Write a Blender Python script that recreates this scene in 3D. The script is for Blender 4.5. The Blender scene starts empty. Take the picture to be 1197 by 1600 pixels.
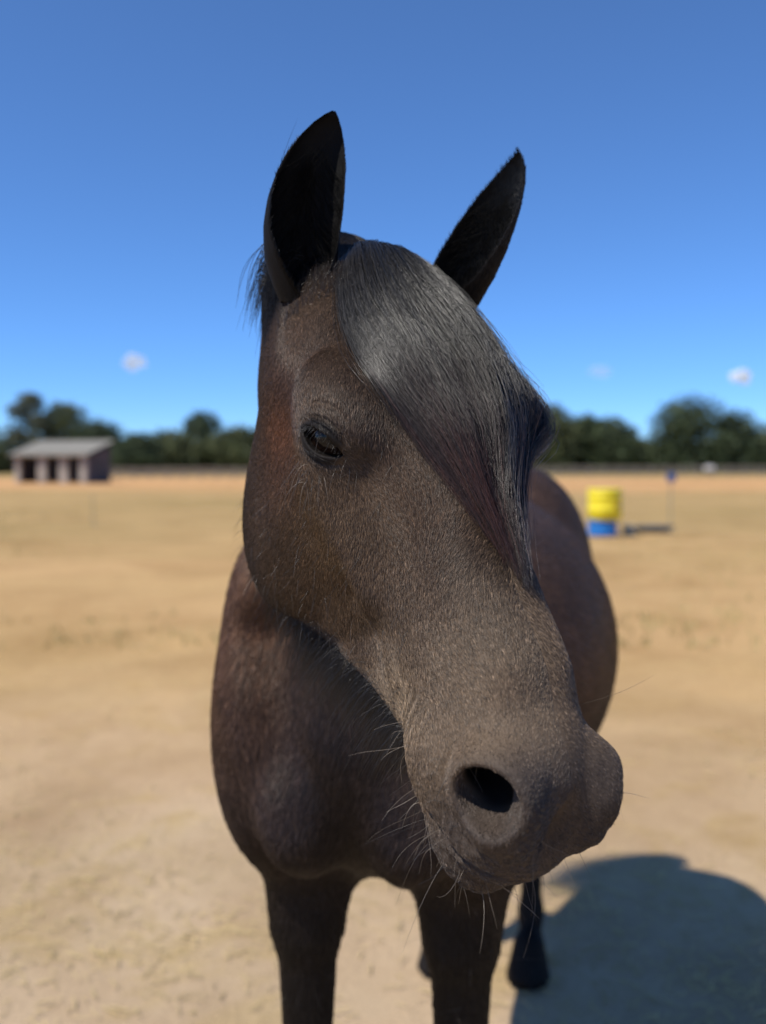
import bpy, bmesh, math, random
import numpy as np
from mathutils import Vector, Matrix

# ------------------------------------------------------------------ camera, sky, sun, exposure
scene = bpy.context.scene
COL = scene.collection
rng = np.random.default_rng(7)
random.seed(7)
R = math.radians
F_PX = 1500.0                      # focal length in pixels of the 1600 px tall photograph
CAM_Z = 1.35
cam_d = bpy.data.cameras.new("camera"); cam = bpy.data.objects.new("camera", cam_d); COL.objects.link(cam)
cam_d.sensor_fit = 'VERTICAL'; cam_d.sensor_height = 36.0; cam_d.lens = 36.0 * F_PX / 1600.0
cam_d.clip_start = 0.02; cam_d.clip_end = 20000
cam.location = (0, 0, CAM_Z)
cam.rotation_euler = (R(90) - math.atan(72.0 / F_PX), 0, 0)
cam_d.dof.use_dof = True; cam_d.dof.focus_distance = 0.80
cam_d.dof.aperture_fstop = (cam_d.lens / 1000.0) / 0.0096     # iris just under 1 cm across
scene.camera = cam

SHADOW = Vector((0.76, 0.49, -1.35)).normalized()             # the way sunlight travels
SUN_EL = math.asin(-SHADOW.z)
SUN_AZ = math.atan2(-SHADOW.x, -SHADOW.y)                      # compass angle from +Y towards +X
world = bpy.data.worlds.new("World"); scene.world = world; world.use_nodes = True
nt = world.node_tree; nt.nodes.clear()
sky = nt.nodes.new("ShaderNodeTexSky"); sky.sky_type = 'NISHITA'; sky.sun_disc = False
sky.sun_elevation = SUN_EL; sky.sun_rotation = SUN_AZ
sky.air_density = 2.55; sky.dust_density = 0.0; sky.ozone_density = 10.0; sky.altitude = 10000
bg = nt.nodes.new("ShaderNodeBackground"); bg.inputs[1].default_value = 0.13
wo = nt.nodes.new("ShaderNodeOutputWorld")
hs = nt.nodes.new("ShaderNodeHueSaturation"); hs.inputs['Saturation'].default_value = 1.02
nt.links.new(sky.outputs[0], hs.inputs['Color']); nt.links.new(hs.outputs[0], bg.inputs[0]); nt.links.new(bg.outputs[0], wo.inputs[0])
sun_d = bpy.data.lights.new("sun", 'SUN'); sun_d.energy = 4.0; sun_d.angle = R(0.53); sun_d.color = (1.0, 0.95, 0.87)
sun = bpy.data.objects.new("sun", sun_d); COL.objects.link(sun); sun.location = (-4, -3, 8)
sun.rotation_euler = SHADOW.to_track_quat('-Z', 'Y').to_euler()
scene.view_settings.view_transform = 'Standard'; scene.view_settings.look = 'None'
scene.view_settings.exposure = 0.4; scene.view_settings.gamma = 1.0
scene.render.engine = 'CYCLES'
scene.cycles.use_denoising = True
scene.cycles.max_bounces = 6; scene.cycles.transparent_max_bounces = 8
#MARK_SDF
# ------------------------------------------------------------------ signed distance helpers (numpy)
f32 = np.float32
def V(*a): return np.array(a, f32)
def smin(a, b, k):
    h = np.clip(0.5 + 0.5 * (b - a) / k, 0, 1)
    return b + (a - b) * h - k * h * (1 - h)
def smax(a, b, k): return -smin(-a, -b, k)
def rotm(rx=0, ry=0, rz=0):
    return np.array((Matrix.Rotation(R(rz), 3, 'Z') @ Matrix.Rotation(R(ry), 3, 'Y') @ Matrix.Rotation(R(rx), 3, 'X')), f32)
def ell(p, c, r, m=None):
    q = p - V(*c)
    if m is not None: q = q @ m                      # into the ellipsoid's own axes
    r = V(*r)
    k0 = np.sqrt(((q / r) ** 2).sum(1)) + 1e-9; k1 = np.sqrt(((q / (r * r)) ** 2).sum(1)) + 1e-9
    return k0 * (k0 - 1.0) / k1
def cap(p, a, b, ra, rb=None):
    a = V(*a); b = V(*b); rb = ra if rb is None else rb
    ab = b - a; t = np.clip(((p - a) @ ab) / (ab @ ab), 0, 1)
    return np.linalg.norm(p - a - t[:, None] * ab, axis=1) - (ra + (rb - ra) * t)
def sstep(x, a, b):
    t = np.clip((x - a) / (b - a), 0, 1); return t * t * (3 - 2 * t)
def gs(x, s): return np.exp(-(x / s) ** 2)

# ------------------------------------------------------------------ the head, in its own frame (cm):
# a = towards the horse's right, b = from poll to nose, c = dorsal
YAW, PIT, ROL = R(25.4), R(51.5), R(8.5)
def head_basis():
    b = np.array([math.sin(YAW) * math.cos(PIT), -math.cos(YAW) * math.cos(PIT), -math.sin(PIT)])
    a = np.cross(b, [0, 0, 1]); a /= np.linalg.norm(a); c = np.cross(a, b)
    a2 = a * math.cos(ROL) + c * math.sin(ROL)
    return np.stack([a2, b, np.cross(a2, b)], 1)
HB = head_basis(); HO = np.array([0.0043, 0.957, CAM_Z + 0.2076])
def h2w(q): return (np.asarray(q, float) / 100.0) @ HB.T + HO
def w2h(p): return (((p - HO.astype(f32)) @ HB.astype(f32)) * 100.0).astype(f32)

TN = np.array([0, .03, .10, .22, .36, .50, .65, .80, .92, 1.0])
# b, z_top, z_bottom, half widths at the TN fractions
ST = [
 (-6,  -6.8, -18,  (0, 2.0, 3.8, 5.4, 6.0, 5.8, 5.2, 4.4, 2.8, 0)),
 (-2,  -2.5, -21,  (0, 2.8, 5.2, 6.9, 7.2, 6.8, 6.0, 5.0, 3.0, 0)),
 (3,   -0.9, -25,  (0, 3.8, 6.6, 8.4, 8.9, 8.5, 7.2, 5.6, 3.4, 0)),
 (9,    0.0, -28,  (0, 4.5, 7.8, 9.5, 10.0, 9.5, 8.0, 6.3, 4.0, 0)),
 (15,   0.5, -30.3,(0, 4.8, 8.3, 9.8, 9.4, 8.6, 7.7, 6.7, 4.4, 0)),
 (20,   0.5, -30.9,(0, 4.7, 8.1, 9.8, 9.5, 8.7, 7.7, 6.6, 4.4, 0)),
 (26,   0.0, -28.3,(0, 3.7, 6.5, 8.1, 8.6, 8.1, 7.0, 6.0, 4.0, 0)),
 (32,  -1.0, -23.6,(0, 2.7, 4.8, 6.2, 7.1, 6.9, 6.1, 5.2, 3.6, 0)),
 (38,  -1.3, -19.6,(0, 2.6, 4.4, 5.2, 5.8, 5.7, 5.2, 4.5, 3.2, 0)),
 (44,  -1.1, -17.0,(0, 2.4, 4.0, 4.9, 5.3, 5.2, 4.9, 4.2, 3.0, 0)),
 (49,  -1.7, -16.0,(0, 2.2, 3.8, 4.9, 5.3, 5.2, 4.8, 4.0, 2.8, 0)),
 (53,  -3.2, -14.2,(0, 1.9, 3.2, 4.2, 4.6, 4.5, 3.9, 3.0, 2.0, 0)),
 (56,  -5.6, -10.5,(0, 0.8, 1.3, 1.8, 2.2, 2.2, 1.9, 1.4, 0.8, 0)),
]
def pchip(x, y, xi):
    """monotone cubic through (x, y[:, k])"""
    h = np.diff(x); d = np.diff(y, axis=0) / h[:, None]
    m = np.zeros_like(y); m[1:-1] = (d[:-1] * h[1:, None] + d[1:] * h[:-1, None]) / (h[1:] + h[:-1])[:, None]
    m[0] = d[0]; m[-1] = d[-1]
    i = np.clip(np.searchsorted(x, xi) - 1, 0, len(x) - 2); t = ((xi - x[i]) / h[i])[:, None]; hh = h[i][:, None]
    return ((2*t**3-3*t**2+1)*y[i] + (t**3-2*t**2+t)*hh*m[i] + (-2*t**3+3*t**2)*y[i+1] + (t**3-t**2)*hh*m[i+1])
_b = np.array([s[0] for s in ST], float)
_tab = np.array([[s[1], s[2]] + [w * w for w in s[3]] for s in ST], float)
BI = np.arange(-6, 56.01, 0.25); _tb = pchip(_b, _tab, BI)
TI = np.linspace(0, 1, 81)
LZT = _tb[:, 0].astype(f32); LZB = _tb[:, 1].astype(f32)
LW2 = pchip(TN, _tb[:, 2:].T.copy(), TI).T.astype(f32)          # [b, t]
def lut(b, t):
    u = np.clip((b + 6) / 0.25, 0, len(BI) - 1.001); v = np.clip(t * 80, 0, 79.999)
    i = u.astype(int); j = v.astype(int); fu = (u - i).astype(f32); fv = (v - j).astype(f32)
    return (LW2[i, j]*(1-fu)*(1-fv) + LW2[i+1, j]*fu*(1-fv) + LW2[i, j+1]*(1-fu)*fv + LW2[i+1, j+1]*fu*fv)
def loftF(A, b, c):
    bb = np.clip(b, -6, 56)
    zt = np.interp(bb, BI, LZT).astype(f32); zb = np.interp(bb, BI, LZB).astype(f32)
    t = (zt - c) / (zt - zb); tc = np.clip(t, 0, 1)
    s0 = (LW2[:, 1] / TI[1]); s0 = np.interp(bb, BI, s0).astype(f32)
    F = A * A - lut(bb, tc) + s0 * (np.abs(t - tc))
    return F + np.abs(b - bb) * 4
def loft(q):
    A = np.abs(q[:, 0]); b = q[:, 1]; c = q[:, 2]; e = f32(0.15)
    F = loftF(A, b, c)
    gx = 2 * A; gb = (loftF(A, b + e, c) - F) / e; gc = (loftF(A, b, c + e) - loftF(A, b, c - e)) / (2 * e)
    return np.clip(F / np.sqrt(gx * gx + gb * gb + gc * gc + 1.0), -12, 40)

# eye frame (near side): centre of the ball, outward axis, towards-nose axis, up axis
EC = V(8.35, 19.6, -6.0); ER = 2.3
_o = np.array([0.78, 0.50, 0.30]); EO = (_o / np.linalg.norm(_o)).astype(f32)
_n = np.array([-0.49, 0.80, 0.36]); _n = _n - EO * (_n @ EO); EN = (_n / np.linalg.norm(_n)).astype(f32)
EU = np.cross(EO, EN).astype(f32)
if EU[2] < 0: EU = -EU

def head_sdf(q):
    a = q[:, 0]; A = np.abs(a); b = q[:, 1]; c = q[:, 2]
    p = np.stack([A, b, c], 1)
    d = loft(q)
    # skull: forehead, orbit, brow, cheek
    d = smin(d, ell(p, (8.4, 18.8, -5.2), (2.7, 5.0, 3.7), rotm(0, 0, 6)), 3.4)
    d = smin(d, ell(p, (8.6, 18.0, -3.9), (2.2, 4.6, 1.7), rotm(0, 30, 4)), 2.6)
    d = smin(d, ell(p, (5.4, 17.0, -18.5), (3.2, 10.5, 11.8)), 2.5)
    d = smin(d, cap(p, (8.2, 22.0, -10.0), (6.0, 33.0, -10.6), 1.0, 0.5), 2.6)       # facial crest
    d = smin(d, cap(p, (1.2, 24, -2.3), (1.2, 44, -3.1), 2.0, 1.7), 3.0)             # nasal bones
    d = smax(d, -ell(p, (10.0, 31.0, -5.0), (2.8, 7.5, 2.4)), 3.0)                    # between nasal bone and crest
    d = smax(d, -ell(p, (8.4, 36.5, -14.2), (2.4, 5.5, 2.2)), 2.8)                   # behind the mouth
    # muzzle
    d = smin(d, ell(p, (0, 50.6, -8.8), (5.6, 5.9, 6.3), rotm(-16)), 2.0)            # upper lip block
    d = smin(d, ell(p, (2.8, 47.6, -12.0), (3.0, 5.4, 3.6), rotm(-12, 0, 4)), 1.4)   # side of the upper lip
    d = smin(d, ell(p, (3.9, 52.0, -5.6), (2.7, 4.0, 3.3), rotm(8, 0, 10)), 1.1)     # nostril wing
    d = smin(d, ell(p, (0, 53.6, -10.9), (4.8, 3.9, 4.2), rotm(-14)), 1.4)           # mobile end of the upper lip
    d = smin(d, ell(p, (3.4, 54.3, -7.6), (2.4, 2.7, 2.3), rotm(-10)), 0.5)          # pouch under the nostril
    d = smax(d, -ell(p, (0, 58.6, -4.6), (1.5, 4.0, 4.0)), 2.0)                      # flat between the nostrils
    d = smin(d, ell(p, (0, 51.8, -14.4), (4.2, 5.2, 3.2), rotm(-12)), 0.6)           # lower lip and chin
    # mouth line
    cm = -15.0 + 0.05 * (b - 44) + 0.020 * (b - 44) ** 2 * (b > 44)
    d = d + 0.40 * gs(c - cm, 0.36) * sstep(b, 42.0, 44.5) * sstep(A, 0.3, 2.0)
    # fold running from behind the nostril under its pouch
    d = d + 0.26 * gs(np.sqrt((b - 52.5) ** 2 + (c + 6.3) ** 2 * 1.1) - 4.3, 0.55) * sstep(-c, 6.0, 8.0) * sstep(A, 2.2, 3.4)
    # nostril: soft outer rim, comma opening, passage
    no = ell(p, (5.3, 52.7, -5.5), (2.1, 3.1, 2.3), rotm(34, 10, -10))
    d = d - 0.30 * gs(no - 0.55, 0.55) * (A > 1.5)                                  # thick rim
    d = smax(d, -no, 0.8)
    d = smax(d, -cap(p, (4.5, 52.0, -6.0), (2.4, 47, -7.2), 1.75, 1.0), 0.5)
    d = smin(d, cap(p, (2.8, 52.2, -3.5), (3.5, 55.9, -6.0), 0.80, 0.85), 0.9)       # inner wing of the nostril
    # eye: soft lids around the ball, an almond opening
    e = p - EC; eo = e @ EO; en = e @ EN; eu = e @ EU
    r = np.sqrt((e * e).sum(1))
    d = smin(d, np.maximum(r - (ER + 0.42), -eo - 0.3), 0.8)
    s = en / 2.4
    up = 0.90 * (1 - s * s) + 0.04 - 0.20 * s
    lo = -1.05 * (1 - np.abs(s) ** 2.2) - 0.22 * s
    op = np.maximum(np.maximum(eu - up, lo - eu), np.abs(en) - 2.4) * 0.85
    near = np.maximum(op, np.maximum(-(eo - 0.3), r - (ER + 3)))
    d = smax(d, -near, 0.16)
    d = smin(d, np.maximum(np.maximum(r - (ER + 0.75), (ER + 0.05) - r), np.maximum(up + 0.02 - eu, np.maximum(eu - up - 0.75, np.abs(en) - 2.3))), 0.25)   # heavy upper lid
    # lid creases and brow wrinkles
    onb = sstep(eo, 0.2, 0.9) * (r < 8)
    for (h, s0, am, w, lim) in ((1.50, .55, .16, .16, 2.5), (2.15, .75, .22, .17, 2.3), (3.3, .7, .12, .2, 2.2), (-1.75, -.5, .14, .18, 2.2)):
        y = h - s0 * (en / 2.2) ** 2 * (1 if h > 0 else 1)
        d = d + am * gs(eu - y, w) * onb * sstep(-np.abs(en), -lim - .6, -lim + .6)
    # soft muscle and vein relief
    d = d - 0.22 * gs(np.abs(c + 11.5 + 0.45 * (b - 34)), 0.9) * sstep(b, 28, 33) * sstep(-b, -42, -38) * sstep(A, 2, 4)
    d = d + 0.25 * gs(b - 35 - 0.5 * (c + 14), 1.4) * sstep(-c, 9, 13) * sstep(A, 2, 4)
    d = d + 0.40 * gs(np.sqrt((b - 31.3) ** 2 + (c + 12.9) ** 2), 1.1) * (A > 3) + 0.45 * gs(np.sqrt((b - 41.2) ** 2 + (c + 13.0) ** 2), 1.2) * (A > 2)
    d = d - 0.16 * gs(cap(p, (5.4, 35.0, -9.6), (4.6, 41.5, -4.8), 0.0), 0.55) - 0.12 * gs(cap(p, (6.5, 29.0, -9.0), (5.4, 35.0, -9.6), 0.0), 0.6)
    # wrinkles at the corner of the mouth
    wr = np.sin((b + 0.5 * (c + 13)) * 5.2) * gs(b - 43.2, 2.0) * gs(c + 12.5, 2.6) * sstep(A, 2.5, 3.6)
    d = d + 0.06 * wr
    d = d + 0.075 * np.sin(b * 3.1 + 1.3 * np.sin(c * 2.3)) * np.sin(c * 3.7 + np.sin(b * 2.9)) * sstep(b, 45, 49) * sstep(-c, 8.0, 10.5)
    return d
#MARK_BODY
# ------------------------------------------------------------------ neck and body (metres)
HIND = np.array([0.27, 2.50]); FORE = np.array([0.0, 1.40])
FW = (FORE - HIND); BLEN = np.linalg.norm(FW); FW = FW / BLEN
RT = np.array([FW[1], -FW[0]])                                   # the horse's right
def b2w(l, s, z):
    xy = HIND + FW * l + RT * s
    return (float(xy[0]), float(xy[1]), float(z))
def w2b(p):
    q = p[:, :2] - HIND.astype(f32)
    return np.stack([q @ FW.astype(f32), q @ RT.astype(f32), p[:, 2]], 1).astype(f32)

def leg_sdf(q, s, l0, hind):
    p = q.copy(); p[:, 1] = p[:, 1] - s; p[:, 0] = p[:, 0] - l0
    if not hind:
        d = cap(p, (-0.03, 0, 0.84), (0.0, 0, 0.67), 0.086, 0.050)
        d = smin(d, cap(p, (0.0, 0, 0.69), (0.0, 0, 0.46), 0.048, 0.035), 0.04)
        d = smin(d, ell(p, (0.006, 0, 0.415), (0.042, 0.04, 0.055)), 0.025)
        d = smin(d, cap(p, (-0.004, 0, 0.38), (-0.008, 0, 0.17), 0.027, 0.025), 0.03)
        d = smin(d, ell(p, (-0.012, 0, 0.15), (0.036, 0.032, 0.04)), 0.02)
        d = smin(d, cap(p, (-0.008, 0, 0.14), (0.03, 0, 0.075), 0.027, 0.03), 0.02)
        d = smin(d, np.maximum(cap(p, (0.035, 0, 0.09), (0.06, 0, 0.0), 0.042, 0.064), -p[:, 2] + 0.003), 0.012)
    else:
        d = ell(p, (0.02, 0.0, 0.86), (0.17, 0.10, 0.24), rotm(0, -12, 0))
        d = smin(d, cap(p, (0.02, 0, 0.72), (-0.13, 0, 0.50), 0.085, 0.045), 0.06)
        d = smin(d, ell(p, (-0.135, 0, 0.475), (0.05, 0.036, 0.06)), 0.03)
        d = smin(d, cap(p, (-0.125, 0, 0.45), (-0.085, 0, 0.18), 0.034, 0.028), 0.03)
        d = smin(d, ell(p, (-0.085, 0, 0.155), (0.04, 0.034, 0.042)), 0.02)
        d = smin(d, cap(p, (-0.08, 0, 0.14), (-0.035, 0, 0.075), 0.028, 0.032), 0.02)
        d = smin(d, np.maximum(cap(p, (-0.03, 0, 0.09), (-0.005, 0, 0.0), 0.042, 0.062), -p[:, 2] + 0.003), 0.012)
    return d

NK = {k: w2b(h2w(np.array([v], float)).astype(f32))[0] for k, v in dict(poll=(0, -5.0, -9.4), thr=(0, 3.5, -17), mid=(0, -2, -11)).items()}
def body_sdf(P):
    q = w2b(P); m = q.copy(); m[:, 1] = np.abs(m[:, 1])
    d = ell(q, (0.56, 0, 0.985), (0.66, 0.335, 0.325))
    d = smin(d, ell(q, (0.06, 0, 1.05), (0.36, 0.265, 0.30)), 0.10)
    d = smin(d, ell(m, (0.05, 0.10, 1.12), (0.28, 0.15, 0.22)), 0.06)
    d = smin(d, ell(q, (1.06, 0, 0.97), (0.28, 0.18, 0.23)), 0.10)
    d = smin(d, cap(q, (1.0, 0, 1.27), (0.40, 0, 1.22), 0.075, 0.07), 0.08)
    d = smin(d, ell(m, (1.10, 0.160, 1.01), (0.15, 0.085, 0.26), rotm(0, 18, 0)), 0.04)
    d = smin(d, ell(m, (1.20, 0.150, 0.93), (0.10, 0.075, 0.17), rotm(0, 10, 0)), 0.06)
    d = smin(d, ell(m, (1.262, 0.072, 0.885), (0.088, 0.066, 0.09)), 0.03)
    # neck
    po, th, mi = NK['poll'], NK['thr'], NK['mid']
    d2 = cap(q, (1.02, 0, 1.20), tuple(po), 0.085, 0.050)
    d2 = smin(d2, cap(q, (1.10, 0, 1.10), tuple(mi), 0.155, 0.066), 0.07)
    d2 = smin(d2, cap(q, (1.15, 0, 1.06), tuple(th), 0.125, 0.058), 0.05)
    d = smin(d, d2, 0.055)
    d = smax(d, -cap(m, (1.27, 0.125, 1.12), (1.36, 0.085, 0.90), 0.03, 0.012), 0.06)      # groove between neck and shoulder
    d = smin(d, leg_sdf(m, 0.118, BLEN, False), 0.07)
    d = smin(d, leg_sdf(m, 0.118, 0.03, True), 0.06)
    return d
def horse_sdf(P):
    P = P.astype(f32)
    d = body_sdf(P)
    q = w2h(P)
    m = (np.abs(q[:, 0]) < 30) & (q[:, 1] > -30) & (q[:, 1] < 80) & (q[:, 2] < 30) & (q[:, 2] > -55)
    if m.any():
        d[m] = smin(d[m], head_sdf(q[m]) * 0.01, 0.022)
    return d

def axis(lo, fl, fh, hi, fine, coarse):
    """grid lines: fine between fl and fh, growing to coarse outside"""
    mid = list(np.arange(fl, fh, fine)); up = [mid[-1]]; st = fine
    while up[-1] < hi: st = min(st * 1.12, coarse); up.append(up[-1] + st)
    dn = [mid[0]]; st = fine
    while dn[-1] > lo: st = min(st * 1.12, coarse); dn.append(dn[-1] - st)
    return np.array(dn[:0:-1] + mid + up[1:], f32)

def surface_nets(fn, xs, ys, zs, blk=8):
    nx, ny, nz = len(xs), len(ys), len(zs)
    D = np.empty((nx, ny, nz), f32)
    ci, cj, ck = [np.minimum(np.arange(blk // 2, n + blk // 2, blk), n - 1)[: (n + blk - 1) // blk] for n in (nx, ny, nz)]
    G = np.stack(np.meshgrid(xs[ci], ys[cj], zs[ck], indexing='ij'), -1).reshape(-1, 3)
    dv = np.concatenate([fn(g) for g in np.array_split(G, max(1, len(G) // 300000))]).reshape(len(ci), len(cj), len(ck))
    bi, bj, bk = [np.arange(0, n, blk) for n in (nx, ny, nz)]
    def ext(ax, s0): e = np.minimum(s0 + blk, len(ax) - 1); return ax[e] - ax[s0]
    diag = np.sqrt(ext(xs, bi)[:, None, None]**2 + ext(ys, bj)[None, :, None]**2 + ext(zs, bk)[None, None, :]**2)
    act = np.abs(dv) < diag * 0.95 + 0.004
    up = np.repeat(np.repeat(np.repeat(dv, blk, 0)[:nx], blk, 1)[:, :ny], blk, 2)[:, :, :nz]
    D[:] = up; del up
    A = np.argwhere(act)
    o = np.stack(np.meshgrid(*[np.arange(blk)] * 3, indexing='ij'), -1).reshape(-1, 3)
    for ch in np.array_split(A, max(1, len(A) * blk**3 // 400000)):
        I = (ch[:, None, :] * blk + o[None]).reshape(-1, 3)
        I = I[(I < [nx, ny, nz]).all(1)]
        D[I[:, 0], I[:, 1], I[:, 2]] = fn(np.stack([xs[I[:, 0]], ys[I[:, 1]], zs[I[:, 2]]], 1))
    S = D < 0
    cnt = np.zeros((nx-1, ny-1, nz-1), np.uint8)
    for dx in (0, 1):
        for dy in (0, 1):
            for dz in (0, 1): cnt += S[dx:nx-1+dx, dy:ny-1+dy, dz:nz-1+dz]
    cell = (cnt > 0) & (cnt < 8)
    C = np.argwhere(cell); idx = np.full(cell.shape, -1, np.int32); idx[cell] = np.arange(len(C))
    acc = np.zeros((len(C), 3)); n = np.zeros(len(C))
    cor = [(0,0,0),(1,0,0),(0,1,0),(1,1,0),(0,0,1),(1,0,1),(0,1,1),(1,1,1)]
    X = [np.stack([xs[C[:,0]+c[0]], ys[C[:,1]+c[1]], zs[C[:,2]+c[2]]], 1) for c in cor]
    W = [D[C[:,0]+c[0], C[:,1]+c[1], C[:,2]+c[2]] for c in cor]
    for i, j in ((0,1),(2,3),(4,5),(6,7),(0,2),(1,3),(4,6),(5,7),(0,4),(1,5),(2,6),(3,7)):
        m = (W[i] < 0) != (W[j] < 0)
        t = W[i] / np.where(m, W[i] - W[j], 1)
        acc += np.where(m[:, None], X[i] + t[:, None] * (X[j] - X[i]), 0); n += m
    verts = acc / n[:, None]
    faces = []
    for ax in range(3):
        sl0 = [slice(None)] * 3; sl1 = [slice(None)] * 3; sl0[ax] = slice(0, -1); sl1[ax] = slice(1, None)
        ch = S[tuple(sl0)] != S[tuple(sl1)]
        u, v = [(1, 2), (2, 0), (0, 1)][ax]
        E = np.argwhere(ch); E = E[(E[:, u] > 0) & (E[:, v] > 0)]
        lim = np.array(idx.shape); E = E[(E[:, u] < lim[u]) & (E[:, v] < lim[v]) & (E[:, ax] < lim[ax])]
        q = []
        for (du, dv_) in ((-1, -1), (0, -1), (0, 0), (-1, 0)):
            K = E.copy(); K[:, u] += du; K[:, v] += dv_; q.append(idx[K[:, 0], K[:, 1], K[:, 2]])
        q = np.stack(q, 1); fl = S[E[:, 0], E[:, 1], E[:, 2]]
        q[~fl] = q[~fl][:, ::-1]; faces.append(q)
    F = np.concatenate(faces); F = F[(F >= 0).all(1)]
    return verts, F
def relax(fn, v, steps=2, e=0.0006):
    """pull vertices onto the true zero surface"""
    for _ in range(steps):
        p = v.astype(f32); d = np.concatenate([fn(x) for x in np.array_split(p, 4)])
        g = np.zeros((len(v), 3))
        for k in range(3):
            o = np.zeros(3, f32); o[k] = e
            g[:, k] = (np.concatenate([fn(x) for x in np.array_split(p + o, 4)]) - d) / e
        gn = (g * g).sum(1) + 1e-3
        v = v - np.clip(d / gn, -0.003, 0.003)[:, None] * g * 0.9
    return v
def mesh_obj(name, verts, faces, mats, parent=None, smooth=True, mat_idx=None):
    me = bpy.data.meshes.new(name)
    verts = np.asarray(verts, f32)
    if isinstance(faces, np.ndarray):
        k = faces.shape[1]
        me.vertices.add(len(verts)); me.vertices.foreach_set('co', verts.ravel())
        me.loops.add(faces.size); me.loops.foreach_set('vertex_index', faces.ravel().astype(np.int32))
        me.polygons.add(len(faces)); me.polygons.foreach_set('loop_start', np.arange(0, faces.size, k, dtype=np.int32))
        me.update(calc_edges=True)
    else:
        me.from_pydata(verts.tolist(), [], faces)
    for m in (mats if isinstance(mats, (list, tuple)) else [mats]): me.materials.append(m)
    if smooth: me.polygons.foreach_set('use_smooth', np.ones(len(me.polygons), bool))
    if mat_idx is not None: me.polygons.foreach_set('material_index', mat_idx)
    me.validate(); me.update()
    o = bpy.data.objects.new(name, me); COL.objects.link(o)
    if parent: o.parent = parent
    return o
#MARK_END

# ------------------------------------------------------------------ materials
def nmat(name):
    m = bpy.data.materials.new(name); m.use_nodes = True; t = m.node_tree; t.nodes.clear()
    o = t.nodes.new('ShaderNodeOutputMaterial'); b = t.nodes.new('ShaderNodeBsdfPrincipled')
    t.links.new(b.outputs[0], o.inputs[0]); return m, t, b
def N(t, kind, **kw):
    n = t.nodes.new(kind)
    for k, v in kw.items():
        if hasattr(n, k): setattr(n, k, v)
        else: n.inputs[k.replace('_', ' ')].default_value = v
    return n
def noise(t, scale, detail=4, rough=0.55, vec=None, dist=0.0):
    n = t.nodes.new('ShaderNodeTexNoise'); n.inputs['Scale'].default_value = scale; n.inputs['Detail'].default_value = detail
    n.inputs['Roughness'].default_value = rough; n.inputs['Distortion'].default_value = dist
    if vec: t.links.new(vec, n.inputs['Vector'])
    return n.outputs[0]
def ramp(t, fac, stops):
    r = t.nodes.new('ShaderNodeValToRGB'); e = r.color_ramp.elements
    while len(e) < len(stops): e.new(0.5)
    for k, (p, c) in enumerate(stops):
        e[k].position = p; e[k].color = (*c, 1) if len(c) == 3 else c
    t.links.new(fac, r.inputs[0]); return r.outputs[0]
def mixc(t, fac, a, b, mode='MIX'):
    n = t.nodes.new('ShaderNodeMix'); n.data_type = 'RGBA'; n.blend_type = mode
    for sock, v in ((n.inputs[0], fac), (n.inputs[6], a), (n.inputs[7], b)):
        if isinstance(v, bpy.types.NodeSocket): t.links.new(v, sock)
        elif isinstance(v, (int, float)): sock.default_value = v
        else: sock.default_value = (*v, 1)
    return n.outputs[2]
def bump(t, b, h, strength, dist):
    n = t.nodes.new('ShaderNodeBump'); n.inputs['Strength'].default_value = strength; n.inputs['Distance'].default_value = dist
    t.links.new(h, n.inputs['Height']); t.links.new(n.outputs[0], b.inputs['Normal'])
def coords(t, which='Object'):
    return t.nodes.new('ShaderNodeTexCoord').outputs[which]
def simple(name, col, rough=0.7, var=0.25, scale=8.0, bmp=0.0, bdist=0.01, spec=0.4):
    m, t, b = nmat(name); v = coords(t)
    n = noise(t, scale, 5, 0.6, v)
    lo = tuple(c * (1 - var) for c in col); hi = tuple(min(1, c * (1 + var)) for c in col)
    t.links.new(ramp(t, n, [(0.3, lo), (0.7, hi)]), b.inputs['Base Color'])
    b.inputs['Roughness'].default_value = rough; b.inputs['Specular IOR Level'].default_value = spec
    if bmp: bump(t, b, noise(t, scale * 4, 4, 0.6, v), bmp, bdist)
    return m
def attr_mat(name, attr, rough, spec, bumpy=False, mul=1.0):
    m, t, b = nmat(name)
    a = t.nodes.new('ShaderNodeAttribute'); a.attribute_name = attr
    col = a.outputs['Color']
    if mul != 1.0: col = mixc(t, 1.0, col, (mul, mul, mul), 'MULTIPLY')
    t.links.new(col, b.inputs['Base Color'])
    b.inputs['Roughness'].default_value = rough; b.inputs['Specular IOR Level'].default_value = spec
    if bumpy:
        v = coords(t); n = noise(t, 900, 3, 0.6, v); bump(t, b, n, 0.5, 0.0008)
    return m
MAT_SKIN = attr_mat('horse_coat', 'coat', 0.60, 0.12, True)
MAT_FUR = attr_mat('coat_hair', 'hue', 0.40, 0.30)
MAT_LONG = attr_mat('long_hair', 'hue', 0.34, 0.55)
MAT_EARHAIR = attr_mat('ear_hair', 'hue', 0.8, 0.1)

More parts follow.
